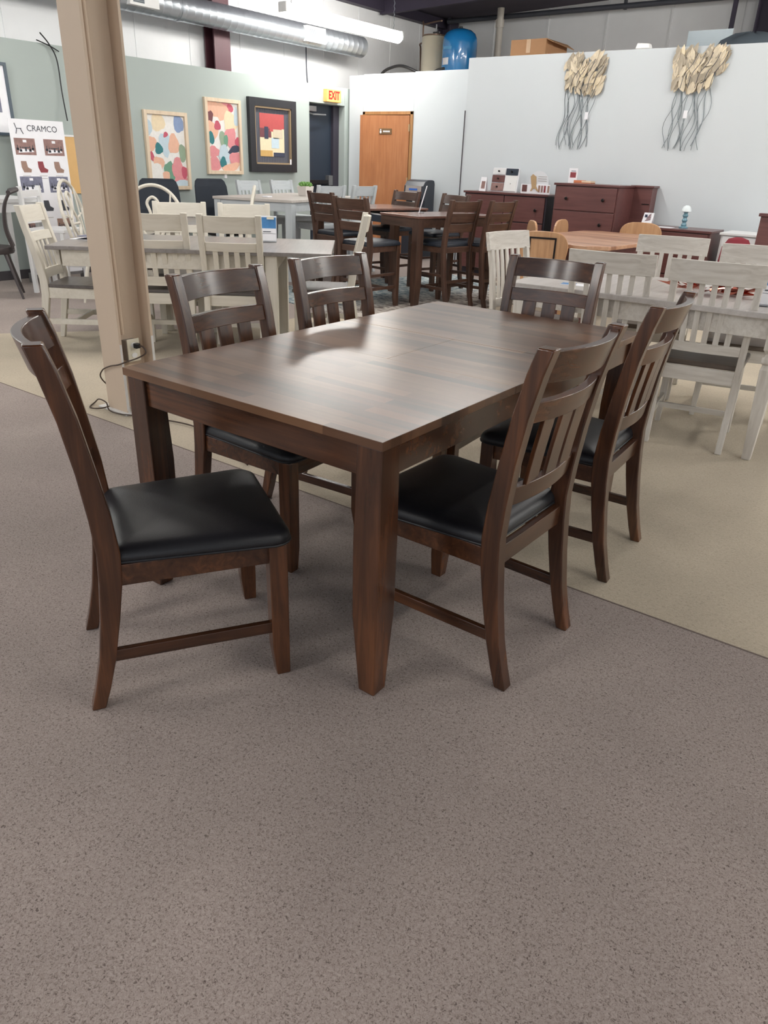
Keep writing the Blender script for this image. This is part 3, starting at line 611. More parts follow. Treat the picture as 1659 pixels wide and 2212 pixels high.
# ------------------------------------------------------------------ wall pictures
def blob(m, cy, cz_, ry, rz_, mi, seed, x, n=14, ang=0.0, box=None):
    rnd = random.Random(seed); pts = []
    ph = rnd.random() * 6
    for i in range(n):
        a = 2 * PI * i / n; k = 1 + 0.13 * math.sin(3 * a + ph) + rnd.uniform(-0.07, 0.07)
        u = ry * k * math.cos(a); v = rz_ * k * math.sin(a)
        yy = cy + u * math.cos(ang) - v * math.sin(ang); zz = cz_ + u * math.sin(ang) + v * math.cos(ang)
        if box: yy = min(max(yy, box[0]), box[1]); zz = min(max(zz, box[2]), box[3])
        pts.append((yy, zz))
    m.prism(pts, x - 0.0006, x, mi, axis='x')
def picture(label, y0, y1, z0, z1, fw, fmat, blobs, mats, ground=0, name='framed_painting', inner=None, proud=0.045):
    p = thing(name, label, 'painting', (XG, (y0 + y1) / 2, (z0 + z1) / 2))
    w, h = (y1 - y0) / 2, (z1 - z0) / 2
    m = MB()
    for a in ((-w, -w + fw, -h, h), (w - fw, w, -h, h), (-w + fw, w - fw, -h, -h + fw), (-w + fw, w - fw, h - fw, h)): m.box(0.001, proud, *a)
    m.obj('frame', fmat, p, bevel=0.003)
    m = MB(); m.box(0.001, 0.012, -w + fw, w - fw, -h + fw, h - fw, ground)
    iw, ih = w - fw, h - fw
    for i, (cy, cz_, ry, rz_, mi, ang) in enumerate(blobs):
        blob(m, (cy - 0.5) * 2 * iw, (0.5 - cz_) * 2 * ih, ry * 2.35 * iw, rz_ * 2.35 * ih, mi, i + 11, 0.0125 + i * 0.0004, ang=ang, box=(-iw + .002, iw - .002, -ih + .002, ih - .002))
    m.obj('canvas', [ART[k] for k in mats], p)
    return p, w, h
mats1 = ['white', 'cream', 'blue', 'teal', 'pale', 'peach', 'sage', 'rose', 'green', 'pink', 'navy', 'wine']
picture('light framed abstract painting above the left office chair, teal spot', 6.49, 7.165, 0.935, 1.85, 0.045, 'palewood',
    [(0.3, 0.1, 0.15, 0.12, 1, 0.3), (0.86, 0.1, 0.12, 0.12, 2, 0.2), (0.05, 0.18, 0.07, 0.1, 4, 0), (0.1, 0.4, 0.1, 0.09, 5, 0), (0.45, 0.4, 0.13, 0.15, 4, 0), (0.27, 0.47, 0.09, 0.07, 3, 0), (0.68, 0.4, 0.13, 0.12, 5, 0), (0.92, 0.52, 0.1, 0.11, 6, 0), (0.48, 0.27, 0.06, 0.03, 7, 0.6),
     (0.06, 0.58, 0.06, 0.06, 7, 0.5), (0.24, 0.68, 0.12, 0.09, 5, 0.2), (0.52, 0.78, 0.12, 0.12, 8, 0.3), (0.38, 0.87, 0.12, 0.07, 5, 0.3), (0.75, 0.75, 0.14, 0.14, 9, 0.2), (0.8, 0.89, 0.15, 0.06, 9, 0), (0.15, 0.85, 0.17, 0.15, 0, 0), (0.85, 0.97, 0.25, 0.05, 4, 0), (0.93, 0.8, 0.08, 0.08, 7, 0)], mats1)
picture('light framed abstract painting above the right office chair, peach patches', 7.475, 8.12, 1.13, 2.06, 0.045, 'palewood',
    [(0.15, 0.08, 0.25, 0.14, 5, 0), (0.62, 0.05, 0.18, 0.07, 9, 0.1), (0.75, 0.08, 0.09, 0.06, 7, 0), (0.5, 0.13, 0.16, 0.11, 5, -0.2), (0.1, 0.22, 0.09, 0.08, 11, 0), (0.75, 0.28, 0.2, 0.14, 1, 0.2), (0.95, 0.2, 0.07, 0.12, 4, 0), (0.12, 0.42, 0.17, 0.13, 5, 0), (0.32, 0.34, 0.09, 0.06, 7, 0.3),
     (0.08, 0.52, 0.1, 0.08, 3, 0.5), (0.5, 0.53, 0.12, 0.1, 6, 0), (0.73, 0.5, 0.16, 0.13, 9, 0), (0.57, 0.55, 0.06, 0.08, 8, 0), (0.95, 0.56, 0.07, 0.06, 7, 0), (0.15, 0.72, 0.16, 0.07, 9, 0), (0.5, 0.75, 0.15, 0.12, 4, 0.3), (0.83, 0.68, 0.17, 0.05, 10, 0.3), (0.85, 0.82, 0.17, 0.1, 9, 0.3), (0.15, 0.9, 0.17, 0.1, 9, 0), (0.45, 0.87, 0.09, 0.07, 3, 0), (0.7, 0.95, 0.25, 0.06, 5, 0.2)], mats1)
m = MB(); m.box(XG, XG + 0.02, 7.78, 7.82, 1.08, 1.13); tag(m.obj('price_tag', 'paper'), 'small white tag under the peach abstract painting', 'tag')
p, w, h = picture('black framed picture with red and cream abstract beside exit door', 8.265, 9.22, 1.17, 2.125, 0.105, 'blackframe', [], ['mat'], proud=0.06)
m = MB()
for a in ((-w + .1, -w + .125, -h + .1, h - .1), (w - .125, w - .1, -h + .1, h - .1), (-w + .1, w - .1, -h + .1, -h + .125), (-w + .1, w - .1, h - .125, h - .1)): m.box(0.01, 0.048, *a)
m.obj('gold_inner_frame', 'gold', p)
m = MB(); k0 = -0.235; 
for i in range(22): y = -w + 0.13 + i * 0.034; m.box(0.012, 0.0135, y, y + 0.012, -h + .125, h - .125, 8)
m.box(0.014, 0.0165, -0.25, 0.25, -0.27, 0.29, 0)
m.box(0.0165, 0.018, -0.25, 0.25, 0.1, 0.29, 1); m.box(0.0166, 0.0182, -0.05, 0.2, 0.06, 0.14, 1); m.box(0.0165, 0.018, -0.25, -0.02, -0.02, 0.1, 2); m.box(0.0166, 0.0185, -0.16, -0.08, -0.04, 0.12, 3)
m.box(0.0165, 0.018, -0.25, 0.0, -0.27, -0.19, 4); m.box(0.0165, 0.018, 0.02, 0.25, -0.27, -0.215, 3); m.box(0.0166, 0.0184, -0.02, 0.14, -0.16, -0.02, 5); m.box(0.0166, 0.0184, 0.02, 0.22, -0.03, 0.09, 6)
m.obj('art_print', [ART[k] for k in ('cream', 'red', 'wine', 'navy', 'ochre', 'pale', 'sand', 'white', 'matd')], p)
m = MB(); m.box(0.05, 0.055, 0.33, 0.36, -0.37, -0.3); m.obj('price_tag', 'paper', p)
# black framed board at far left
p = thing('framed_board', 'dark framed white board with grey photo at the far left', 'poster', (XG, 4.5, 1.9))
m = MB()
for a in ((-.5, -.47, -.42, .27), (.285, .315, -.42, .27), (-.47, .285, -.42, -.39), (-.47, .285, .24, .27)): m.box(0.001, 0.03, *a)
m.obj('frame', plain('slate_frame', (70, 84, 96), rough=0.4), p)
MB().box(0.001, 0.015, -.47, .285, -.39, .24).obj('board', 'paper', p)
MB().box(0.0151, 0.017, -.4, .2, -.2, .2).obj('photo', 'printb', p)
# standing furniture poster
p = thing('roll_up_poster', 'tall white furniture catalogue poster standing against the green wall', 'poster', (-8.32, 4.88, 0))
m = MB(); m.box(-0.004, 0.004, -0.31, 0.31, 0.08, 1.64); m.obj('poster_sheet', 'paper', p)
m = MB(); m.box(-0.05, 0.05, -0.33, -0.31, 0, 0.1); m.box(-0.02, 0.02, -0.32, 0.32, 0.05, 0.08); m.box(-0.05, 0.05, 0.31, 0.33, 0, 0.1); m.obj('stand', 'steelbox', p)
text_part('poster_lettering', 'CRAMCO', 0.082, 'ink', p, (0.0052, 0.055, 1.555), (R(90), 0, R(90)), depth=0.0004, xs=1.0)
m = MB()
m.tube([(0.006, -0.25, 1.6), (0.006, -0.235, 1.55), (0.006, -0.18, 1.55)], 0.004, n=5); m.tube([(0.006, -0.23, 1.55), (0.006, -0.245, 1.5)], 0.004, n=5); m.tube([(0.006, -0.19, 1.55), (0.006, -0.165, 1.5)], 0.004, n=5)
m.obj('poster_emblem', 'ink', p)
for (y0, y1, z0, z1, mt) in ((-0.28, -0.05, 1.3, 1.46, 'print'), (0.05, 0.28, 1.3, 1.46, 'print'), (-0.28, -0.03, 0.93, 1.09, 'printb'), (0.05, 0.28, 0.93, 1.09, 'printb'), (-0.28, -0.08, 0.52, 0.66, 'print'), (0.08, 0.26, 0.52, 0.66, 'chairprint'), (0.1, 0.25, 0.2, 0.32, 'chairprint')):
    m = MB(); m.box(0.0041, 0.0055, y0, y1, z0, z1)
    m.prism([(y0 + .03, z0 + .02), (y1 - .02, z0 + .03), (y1 - .04, z0 + .05), (y0 + .05, z0 + .06)], 0.0055, 0.0062, 1, axis='x')
    yc, w_ = (y0 + y1) / 2, (y1 - y0)
    m.box(0.0062, 0.0068, yc - w_ * .18, yc + w_ * .2, z0 + .068, z0 + .076, 2); m.box(0.0062, 0.0068, yc - .008, yc + .012, z0 + .035, z0 + .07, 2)
    for q, (fy, fz, hh) in enumerate(((-.38, .045, .05), (-.24, .03, .05), (.22, .032, .055), (.36, .05, .045))): m.box(0.0062, 0.0068, yc + fy * w_ - .004, yc + fy * w_ + .004, z0 + fz, z0 + fz + hh, 2); m.box(0.0062, 0.0068, yc + fy * w_ - .014, yc + fy * w_ + .014, z0 + fz, z0 + fz + hh * .45, 2)
    m.box(0.0062, 0.0068, yc - .02, yc + .02, z1 - .04, z1 - .015, 1)
    m.obj('poster_photo', [mt, 'paper', 'ink'], p)
for row, (zz, mt) in enumerate(((1.15, 'chairprint'), (0.76, 'ink'))):
    for q in range(3):
        y = -0.2 + q * 0.19; m = MB()
        m.prism([(y - .04, zz + .09), (y + .02, zz + .09), (y + .03, zz + .03), (y + .07, zz + .01), (y + .06, zz - .02), (y - .02, zz - .02), (y - .04, zz + .03)], 0.0041, 0.0055, axis='x')
        m.obj('poster_chair_picture', 'redprint' if (row == 0 and q == 1) else mt, p)
m = MB()
for zz in (1.125, 1.1, 0.7, 0.45, 0.42):
    for q in range(3): m.box(0.0041, 0.005, -0.24 + q * .19, -0.15 + q * .19, zz - .03, zz - .025)
m.obj('poster_small_print', 'silver', p)
m = MB(); m.box(0.001, 0.02, -0.42, 0.42, -0.3, 0.3); m.box(0.001, 0.03, -0.42, 0.42, 0.3, 0.32, 1)
pn = m.obj('ochre_panel', ['orange', 'white_pl']); pn.location = (XG, 5.3, 1.2); tag(pn, 'ochre coloured panel with white top edge behind the beige column', 'panel')

# leaf wall sculptures
def wall_leaves(label, cx, zt, seed, w, tagx, wing):
    rnd = random.Random(seed)
    p = thing('leaf_wall_sculpture', label, 'wall sculpture', (cx, YB, zt))
    m = MB()
    for i in range(165):
        u = rnd.uniform(-w, w); v = rnd.uniform(-0.42, -0.04)
        if abs(u - 0.02) < 0.06 and v > -0.1: v -= 0.12
        if wing and u > w * 0.55 and v < -0.25: v += 0.2
        a = R(rnd.uniform(20, 100)) + (0.5 if u < 0 else 0); L = rnd.uniform(0.045, 0.085); W = L * rnd.uniform(0.36, 0.46); d = rnd.uniform(0.012, 0.05)
        ca, sa = math.cos(a), math.sin(a); pts = []
        for (s, t, dd) in ((-1, 0, 0), (-.5, -.8, .003), (0.1, -1, .005), (.6, -.6, .003), (1.05, 0, 0), (.6, .6, .004), (0.1, 1, .006), (-.5, .8, .004)):
            pts.append((u + s * L * ca - t * W * sa, -d - dd * (1 if t else 2.2) , v + s * L * sa + t * W * ca))
        o = len(m.v); mi = rnd.choice((0, 0, 0, 1, 1, 2))
        m.v += pts; k = len(m.v); m.v.append((u + 0.05 * L * ca, -d - 0.001, v + 0.05 * L * sa))
        for q in range(8): m.quad([o + q, o + (q + 1) % 8, k], mi)
        k2 = len(m.v); m.v += [(x, y + 0.002, z) for x, y, z in pts]
        for q in range(8): m.quad([o + q, k2 + q, k2 + (q + 1) % 8, o + (q + 1) % 8], mi)
        m.quad([k2 + q for q in range(8)][::-1], mi)
    m.obj('leaf_cluster', ['leaf', 'leafd', 'leafl'], p)
    for q in range(5):
        x0 = -w * 0.6 + q * w * 0.3; MB().tube(bez([(x0, -0.07, -0.42), (x0 + 0.03, -0.085, -0.28), (x0 + 0.1, -0.08, -0.18), (x0 + 0.13, -0.06, -0.08)], 4), 0.0035, n=5).obj('twig', 'ink', p)
    for i in range(13):
        m = MB()
        x0 = -w * 0.8 + i * (w * 1.5) / 12; ph = rnd.uniform(0, 6); am = rnd.uniform(0.02, 0.04); zl = -1.0 - rnd.uniform(0, 0.06); pts = []
        for q in range(15):
            t = q / 14; pts.append((x0 - 0.06 * t + am * math.sin(ph + t * 9), -0.02 - 0.01 * math.sin(ph + 5 * t), -0.3 + (zl + 0.3) * t))
        m.tube(pts, 0.0038, n=5); m.obj('wavy_stem', 'wire', p)
    MB().box(tagx, tagx + 0.045, -0.045, -0.04, -0.72, -0.64).obj('price_tag', 'paper', p)
wall_leaves('gold leaf wall sculpture with wavy stems, left one above dressers', -4.33, 2.64, 3, 0.24, 0.08, False)
wall_leaves('gold leaf wall sculpture with wavy stems, right one with raised right wing', -2.97, 2.65, 8, 0.27, -0.08, True)

# ------------------------------------------------------------------ case goods along the back
def make_chest(name, label, loc, W, D, H, cols, rows, mats, gap=0.012, knobs=2, base=0.08, rz=0):
    c = thing(name, label, 'chest of drawers', loc, rz)
    fm, tm, sd = mats
    m = MB(); m.box(-W / 2, W / 2, 0.012, D, base, H - 0.025, 0); m.box(-W / 2 + .02, W / 2 - .02, 0.03, D, 0, base, 0)
    m.obj('carcass', sd, c, bevel=0.002)
    MB().box(-W / 2 - 0.015, W / 2 + 0.015, -0.015, D, H - 0.025, H).obj('top_panel', tm, c, bevel=0.004)
    cw = (W - 0.03) / cols; rh = (H - 0.035 - base) / rows
    for i in range(cols):
        for j in range(rows):
            x0 = -W / 2 + 0.015 + i * cw; z0 = base + 0.005 + j * rh; m = MB(); m.box(x0 + gap / 2, x0 + cw - gap / 2, -0.006, 0.012, z0 + gap / 2, z0 + rh - gap / 2)
            d = m.obj('drawer_front', fm, c, bevel=0.004)
            ks = [x0 + cw * 0.2, x0 + cw * 0.8] if knobs == 2 else [x0 + cw / 2]
            for kx in ks:
                m = MB(); m.rings([[(kx + r * math.cos(q * PI / 5), y, z0 + rh / 2 + r * math.sin(q * PI / 5)) for q in range(10)] for r, y in ((0.008, -0.006), (0.007, -0.018), (0.018, -0.024), (0.02, -0.032), (0.013, -0.038))], sm=True)
                m.obj('knob', 'knob', d)
    return c
make_chest('dresser', 'long mahogany double dresser with black side panel, left of tall chest', (-5.0, 9.28, 0), 1.2, 0.47, 1.055, 2, 3, ('mahog', 'mahogT', 'darkside'))
make_chest('chest_of_drawers', 'tall mahogany chest with wide drawers under the wall sculptures', (-3.82, 9.1, 0), 0.8, 0.5, 1.205, 1, 4, ('mahog', 'mahogT', 'mahog'))
bk = thing('bookcase_panel', 'mahogany cabinet end standing right of the tall chest', 'cabinet', (-3.33, 9.5, 0))
m = MB(); m.box(-0.12, 0.13, 0.1, 0.28, 0, 1.185); m.obj('cabinet_body', 'mahog', bk, bevel=0.003)
MB().box(-0.135, 0.15, 0.085, 0.285, 1.185, 1.21).obj('top_panel', 'mahogT', bk, bevel=0.003)
m = MB(); m.box(0.03, 0.12, 0.094, 0.1, 1.0, 1.01); m.obj('slot_handle', 'knob', bk)
make_chest('nightstand', 'low mahogany dresser holding the small teal table lamp', (-2.72, 9.0, 0), 0.86, 0.5, 0.795, 1, 3, ('mahog', 'mahogT', 'mahog'))
make_chest('white_chest', 'white painted chest against the white wall at the right', (-1.75, 9.1, 0), 0.9, 0.5, 0.79, 2, 3, ('whitepaint', 'whitepaint', 'whitepaint'))
hb = thing('mahogany_headboard', 'dark mahogany bed headboard at the right photo edge', 'headboard', (-1.45, 8.5, 0))
MB().box(-0.27, 0.5, 0, 0.05, 0, 1.0).obj('headboard_panel', 'mahog', hb, bevel=0.004)
MB().box(-0.29, 0.52, -0.015, 0.065, 1.0, 1.03).obj('top_cap', 'mahogT', hb, bevel=0.004)
m = MB(); m.rings([[(-1.86 + k * 0.16 * math.cos(q * PI / 6), 8.42 + 0.1 * k * math.sin(q * PI / 6), z) for q in range(12)] for z, k in ((0, 0.9), (0.5, 1.0), (0.7, 0.9), (0.78, 0.6), (0.8, 0.2))], sm=True); tag(m.obj('red_pouf', 'redcloth'), 'dark red upholstered piece beside the mahogany headboard', 'pouf')
# things on the dressers
s = thing('drawer_sample_board', 'display board of drawer front finish samples on the long dresser', 'display', (-5.15, 9.52, 1.055)); s.rotation_euler = (R(-8), 0, R(-3))
MB().box(-0.2, 0.19, 0, 0.015, 0, 0.29).obj('board', 'paper', s)
for (x0, x1, z0, z1, mt) in ((-0.2, -0.01, 0.21, 0.285, 'whitepaint'), (0.0, 0.18, 0.205, 0.285, 'exitdoor'), (-0.2, -0.01, 0.115, 0.2, 'mahog'), (-0.2, -0.01, 0.01, 0.105, 'print'), (0.0, 0.18, 0.01, 0.2, 'white_pl')):
    q = MB().box(x0, x1, -0.012, 0, z0, z1).obj('sample_front', mt, s, bevel=0.002)
    MB().tube([((x0 + x1) / 2, -0.012, (z0 + z1) / 2), ((x0 + x1) / 2, -0.03, (z0 + z1) / 2)], 0.011, n=10).obj('knob', 'knob' if mt != 'white_pl' else 'white_pl', q)
s = thing('leaflet_holder', 'small tent card with brown picture at dresser left end', 'card', (-5.4, 9.4, 1.055))
m = MB(); m.hexa([(-0.06, 0, 0), (0.05, -0.02, 0), (0.05, -0.016, 0), (-0.06, 0.004, 0), (-0.05, 0.03, 0.17), (0.04, 0.02, 0.17), (0.04, 0.024, 0.17), (-0.05, 0.034, 0.17)]); m.hexa([(-0.06, 0.07, 0), (0.05, 0.06, 0), (0.05, 0.064, 0), (-0.06, 0.074, 0), (-0.05, 0.03, 0.17), (0.04, 0.02, 0.17), (0.04, 0.024, 0.17), (-0.05, 0.034, 0.17)]); m.obj('card', 'paper', s)
m = MB(); m.hexa([(-0.03, -0.001, 0.03), (0.03, -0.012, 0.03), (0.03, -0.011, 0.03), (-0.03, 0.0, 0.03), (-0.03, 0.016, 0.12), (0.03, 0.006, 0.12), (0.03, 0.007, 0.12), (-0.03, 0.017, 0.12)]); m.obj('picture', 'print', s)
s = thing('colour_sample_stand', 'arched display stand with paint swatches and chair cutout', 'display', (-4.68, 9.5, 1.055))
m = MB(); m.box(-0.21, 0.2, 0, 0.01, 0, 0.11); m.obj('stand_base', 'paper', s)
m = MB(); m.prism([(-0.09, 0.1)] + [(0.03 + 0.14 * math.cos(a * PI / 12), 0.13 + 0.14 * math.sin(a * PI / 12)) for a in range(12, -1, -1)] + [(0.17, 0.1)], 0.01, 0.016, axis='y'); m.obj('arched_header', plain('pale_grey_card', (222, 224, 228), rough=0.6), s)
m = MB()
for z in (0.2, 0.175, 0.15): m.box(0.02, 0.14, 0.008, 0.01, z, z + 0.006)
m.obj('header_lines', 'silver', s)
m = MB(); m.prism([(-0.07, 0.03), (-0.05, 0.07), (-0.08, 0.2), (-0.05, 0.23), (0.0, 0.2), (0.01, 0.09), (0.05, 0.03), (0.03, 0.03), (0, 0.06), (-0.03, 0.06), (-0.05, 0.03)], -0.01, -0.006, axis='y'); m.obj('chair_cutout', plain('cutout_tan', (188, 158, 118), rough=0.6), s)
for i, (x0, mt) in enumerate(((-0.19, 'mahog'), (0.04, 'tan'), (0.08, 'print'), (0.12, 'redprint'), (0.17, 'chairprint'))): MB().box(x0, x0 + (0.07 if i == 0 else 0.025), -0.004, 0, 0.02, 0.1).obj('swatch', mt, s)
s = thing('framed_sign_card', 'upright white card with maroon picture on the tall chest', 'card', (-4.15, 9.4, 1.205))
MB().box(-0.05, 0.06, 0, 0.01, 0, 0.165).obj('card', 'paper', s); MB().box(-0.03, 0.045, -0.002, 0, 0.06, 0.12).obj('picture', 'redprint', s); MB().box(-0.02, 0.04, -0.002, 0, 0.13, 0.136).obj('lettering', 'ink', s)
s = thing('sample_book', 'closed orange and cream sample book lying on the tall chest', 'book', (-3.98, 9.3, 1.205))
MB().box(-0.1, 0.12, 0, 0.14, 0.0, 0.012).obj('back_cover', 'cardred', s); MB().box(-0.1, 0.0, 0, 0.14, 0.012, 0.034).obj('front_cover', plain('orange_cover', (208, 124, 84), rough=0.6), s); MB().box(0.0, 0.12, 0.004, 0.136, 0.012, 0.03).obj('pages', plain('cream_pages', (228, 206, 180), rough=0.7), s)
s = thing('flag_card', 'white tent card printed with a striped flag on low mahogany dresser', 'card', (-3.05, 9.15, 0.795))
m = MB(); m.hexa([(-0.07, 0, 0), (0.05, 0, 0), (0.05, 0.004, 0), (-0.07, 0.004, 0), (-0.055, 0.03, 0.14), (0.06, 0.03, 0.14), (0.06, 0.034, 0.14), (-0.055, 0.034, 0.14)]); m.hexa([(-0.09, 0.07, 0), (0.05, 0.07, 0), (0.05, 0.074, 0), (-0.09, 0.074, 0), (-0.055, 0.03, 0.14), (0.06, 0.03, 0.14), (0.06, 0.034, 0.14), (-0.055, 0.034, 0.14)]); m.obj('card', 'paper', s)
m = MB()
for q in range(4): a = 0.05 + q * 0.018; y = a * 0.214 - 0.003; m.hexa([(-0.03 + .01 * q, y, a), (0.03, y, a + .02), (0.03, y + .001, a + .02), (-0.03 + .01 * q, y + .001, a), (-0.03 + .01 * q, y + .002, a + .008), (0.03, y + .002, a + .03), (0.03, y + .003, a + .03), (-0.03 + .01 * q, y + .003, a + .008)])
m.obj('flag_stripes', 'wine' if 'wine' in M else ART['wine'], s)
MB().box(-0.04, -0.01, 0.012, 0.013, 0.09, 0.12).obj('flag_canton', ART['navy'], s)
s = thing('table_lamp', 'small lamp with teal twisted stem and white glass shade', 'lamp', (-2.66, 9.25, 0.795))
MB().lathe([(0.05, 0), (0.05, 0.012), (0.03, 0.02)], n=16).obj('base', 'teal', s)
m = MB(); m.lathe([(0.026 + 0.007 * math.sin(q * 1.6), 0.02 + q * 0.0125) for q in range(13)], n=12); m.obj('stem', 'teal', s)
MB().lathe([(0.02, 0.165), (0.054, 0.175), (0.05, 0.2), (0.038, 0.225), (0.015, 0.24)], n=16).obj('lamp_shade', 'shade', s)
tag(MB().box(-2.92, -2.74, 9.05, 9.2, 0.7955, 0.798).obj('paper_leaflet', 'paper'), 'white leaflet lying beside the small teal lamp', 'leaflet')
# water dispenser
s = thing('water_dispenser', 'black water dispenser with silver control panel right of the wood door', 'water dispenser', (-6.97, 10.2, 0)); s.rotation_euler = (0, 0, R(2))
m = MB(); pr = [(-0.19, 0), (0.17, 0), (0.17, 1.08), (0.15, 1.125), (0.1, 1.135), (-0.02, 1.135), (-0.1, 1.11), (-0.16, 1.05), (-0.18, 0.93), (-0.18, 0.86), (-0.1, 0.84), (-0.1, 0.62), (-0.19, 0.6)]
m.prism(pr, -0.17, 0.17, axis='x'); m.obj('cabinet', plain('dispenser_black', (46, 50, 60), rough=0.35), s, bevel=0.006)
m = MB(); m.hexa([(-0.14, -0.19, 0.87), (0.14, -0.19, 0.87), (0.14, -0.18, 0.87), (-0.14, -0.18, 0.87), (-0.14, -0.165, 1.05), (0.14, -0.165, 1.05), (0.14, -0.155, 1.05), (-0.14, -0.155, 1.05)]); q = m.obj('control_panel', 'silver', s)
MB().box(-0.07, 0.07, -0.186, -0.17, 0.99, 1.015).obj('display', 'led', q); MB().box(-0.09, 0.09, -0.192, -0.175, 0.91, 0.935).obj('buttons', 'black', q)
MB().box(-0.02, 0.02, -0.15, -0.1, 0.78, 0.86).obj('spout', 'white_pl', s)

# ------------------------------------------------------------------ rug and main dining set
m = MB(); m.box(-1.15, 1.0, -1.6, 1.5, 0.0, 0.008); rg = m.obj('area_rug', 'rug', loc=(-4.9, 7.25, 0.0)); rg.rotation_euler = (0, 0, R(-15)); tag(rg, 'faded blue and cream patterned rug under the pub table', 'rug')

TX, TY, TL, TW, TH = -1.477, 2.212, 1.774, 1.007, 0.762
t = make_table('dining_table', 'large walnut brown dining table with butterfly leaf in the foreground', 'table', (TX, TY, 0), 0, TL, TW, TH, ('top', 'walnutZ', 'walnutX'), thick=0.024, apron=0.088, leg=0.085, inset=0.008, top=False)
for (y0, y1, nm) in ((-TL / 2, 1.9955 - TY, 'table_end'), (2.4185 - TY, TL / 2, 'table_end')):
    MB().box(-TW / 2, TW / 2, y0, y1, TH - 0.024, TH).obj(nm, 'top', t, bevel=0.0012)
for (x0, x1) in ((-TW / 2, 0.0155), (0.0165, TW / 2)):
    MB().box(x0, x1, 1.9963 - TY, 2.4177 - TY, TH - 0.024, TH - 0.0004).obj('butterfly_leaf', 'top', t, bevel=0.0006)
m = MB(); m.box(-0.465, 0.465, -0.845, 0.845, TH - 0.04, TH - 0.025); m.obj('slide_frame', 'walnutX', t)

GD = 'walnut dining chairs around the foreground table'
def ch(n): return R(n)
cA = make_chair('dining_chair', 'walnut dining chair with black seat at the near left, turned sideways', GD, WALNUT, (-1.701, 0.952, 0), R(-30.9))
dup(cA, (-2.149, 1.902, 0), R(-87.7), 'walnut dining chair tucked at table left side, nearest the beige column', GD)
dup(cA, (-2.188, 2.571, 0), R(-93.6), 'walnut dining chair tucked at table left side, right of the column side chair', GD)
dup(cA, (-0.735, 1.807, 0), R(88.8), 'walnut dining chair at table right side, nearest to the viewer with orange lit post', GD)
dup(cA, (-0.757, 2.59, 0), R(93.2), 'walnut dining chair at table right side, behind the nearest one', GD)
dup(cA, (-1.503, 3.327, 0), R(185), 'walnut dining chair at the far head of the foreground table', GD)

# ------------------------------------------------------------------ pub set
PUB = dict(WALNUT, ht=1.05, seat=0.66, wr=0.19, wt=0.205, wf=0.2, d=0.44, bow=0.035,
    curve=[(-0.05, 0), (-0.01, 0.15), (0.02, 0.35), (0.035, 0.55), (0.03, 0.65), (0.01, 0.8), (-0.025, 0.95), (-0.05, 1.05)],
    depth=[(0.035, 0), (0.05, 0.5), (0.05, 0.65), (0.04, 1.05)],
    rails=[('crest_rail', 1.035, 0.94), ('upper_rail', 0.925, 0.845), ('lower_rail', 0.825, 0.745)], slats=None,
    apron=(0.55, 0.605), stretch=[('side', 0.2, 0.03), ('side', 0.33, 0.025), ('front', 0.17, 0.03), ('back', 0.27, 0.03)], mats=('pubZ', 'pubX', 'pubX', 'leather2'))
GP = 'counter height walnut chairs around the split pub table'
pc = make_chair('pub_chair', 'counter height walnut ladder back chair, large one left of split pub table', GP, PUB, (-4.86, 6.0, 0), R(-4))
dup(pc, (-5.76, 6.6, 0), R(-12), 'counter height walnut chair leftmost at the near side of pub table', GP)
dup(pc, (-5.75, 8.1, 0), R(170), 'counter height walnut chair behind pub table, just left of the wood door', GP)
dup(pc, (-4.13, 6.82, 0), R(80), 'counter height walnut chair nearest at the right end of pub table', GP)
dup(pc, (-3.93, 7.22, 0), R(84), 'counter height walnut chair rightmost at pub table, beside the dresser', GP)
dup(pc, (-4.98, 8.0, 0), R(165), 'counter height walnut chair behind pub table, right of water dispenser', GP)
# split pub table: local x along long axis (164.5 deg), origin near right corner
pt = thing('pub_table', 'counter height walnut table pulled open to show its black slides', 'table', (-4.42, 6.47, 0), R(164.5 - 180))
HP = 0.885
def pbox(x0, x1, y0, y1, z0, z1, mt, nm, bev=0.003): return MB().box(-x1, -x0, y0, y1, z0, z1).obj(nm, mt, pt, bevel=bev)
pbox(0, 0.62, 0, 1.1, HP - 0.022, HP, 'pubtop', 'table_half'); pbox(1.12, 1.92, 0, 1.1, HP - 0.022, HP, 'pubtop', 'table_half')
for (x, y) in ((0.01, 0.01), (0.01, 1.0), (1.82, 0.01), (1.82, 1.0)):
    m = MB(); sx = -1
    m.rings([[(-x - a0, y + b0, 0), (-x - a1, y + b0, 0), (-x - a1, y + b1, 0), (-x - a0, y + b1, 0)] if False else [(-x - a0, y + b0, z), (-x - a1, y + b0, z), (-x - a1, y + b1, z), (-x - a0, y + b1, z)] for z, a0, a1, b0, b1 in ((0.008, 0.01, 0.07, 0.01, 0.07), (0.25, 0, 0.085, 0, 0.085), (HP - 0.022, 0, 0.085, 0, 0.085))])
    m.obj('leg', 'pubZ', pt, bevel=0.003)
m = MB(); m.box(-0.98, -0.9, 0.42, 0.5, 0.008, HP - 0.1); m.obj('centre_leg', 'pubZ', pt, bevel=0.003)
for a, b2 in ((0.06, 0.62), (1.12, 1.86)):
    m = MB()
    for y in (0.015, 1.06): m.box(-b2, -a, y, y + 0.022, HP - 0.11, HP - 0.022)
    xe = 0.02 if a < 1 else 1.88; m.box(-xe - 0.022, -xe, 0.06, 1.04, HP - 0.11, HP - 0.022); m.obj('apron', 'pubX', pt)
for y in (0.1, 0.5, 0.9): MB().box(-1.5, -0.3, y, y + 0.05, HP - 0.07, HP - 0.03).obj('slide_rail', 'black', pt)
pbox(0.62, 0.8, 0.02, 1.0, HP - 0.1, HP - 0.03, 'exitdoor', 'folded_leaf')
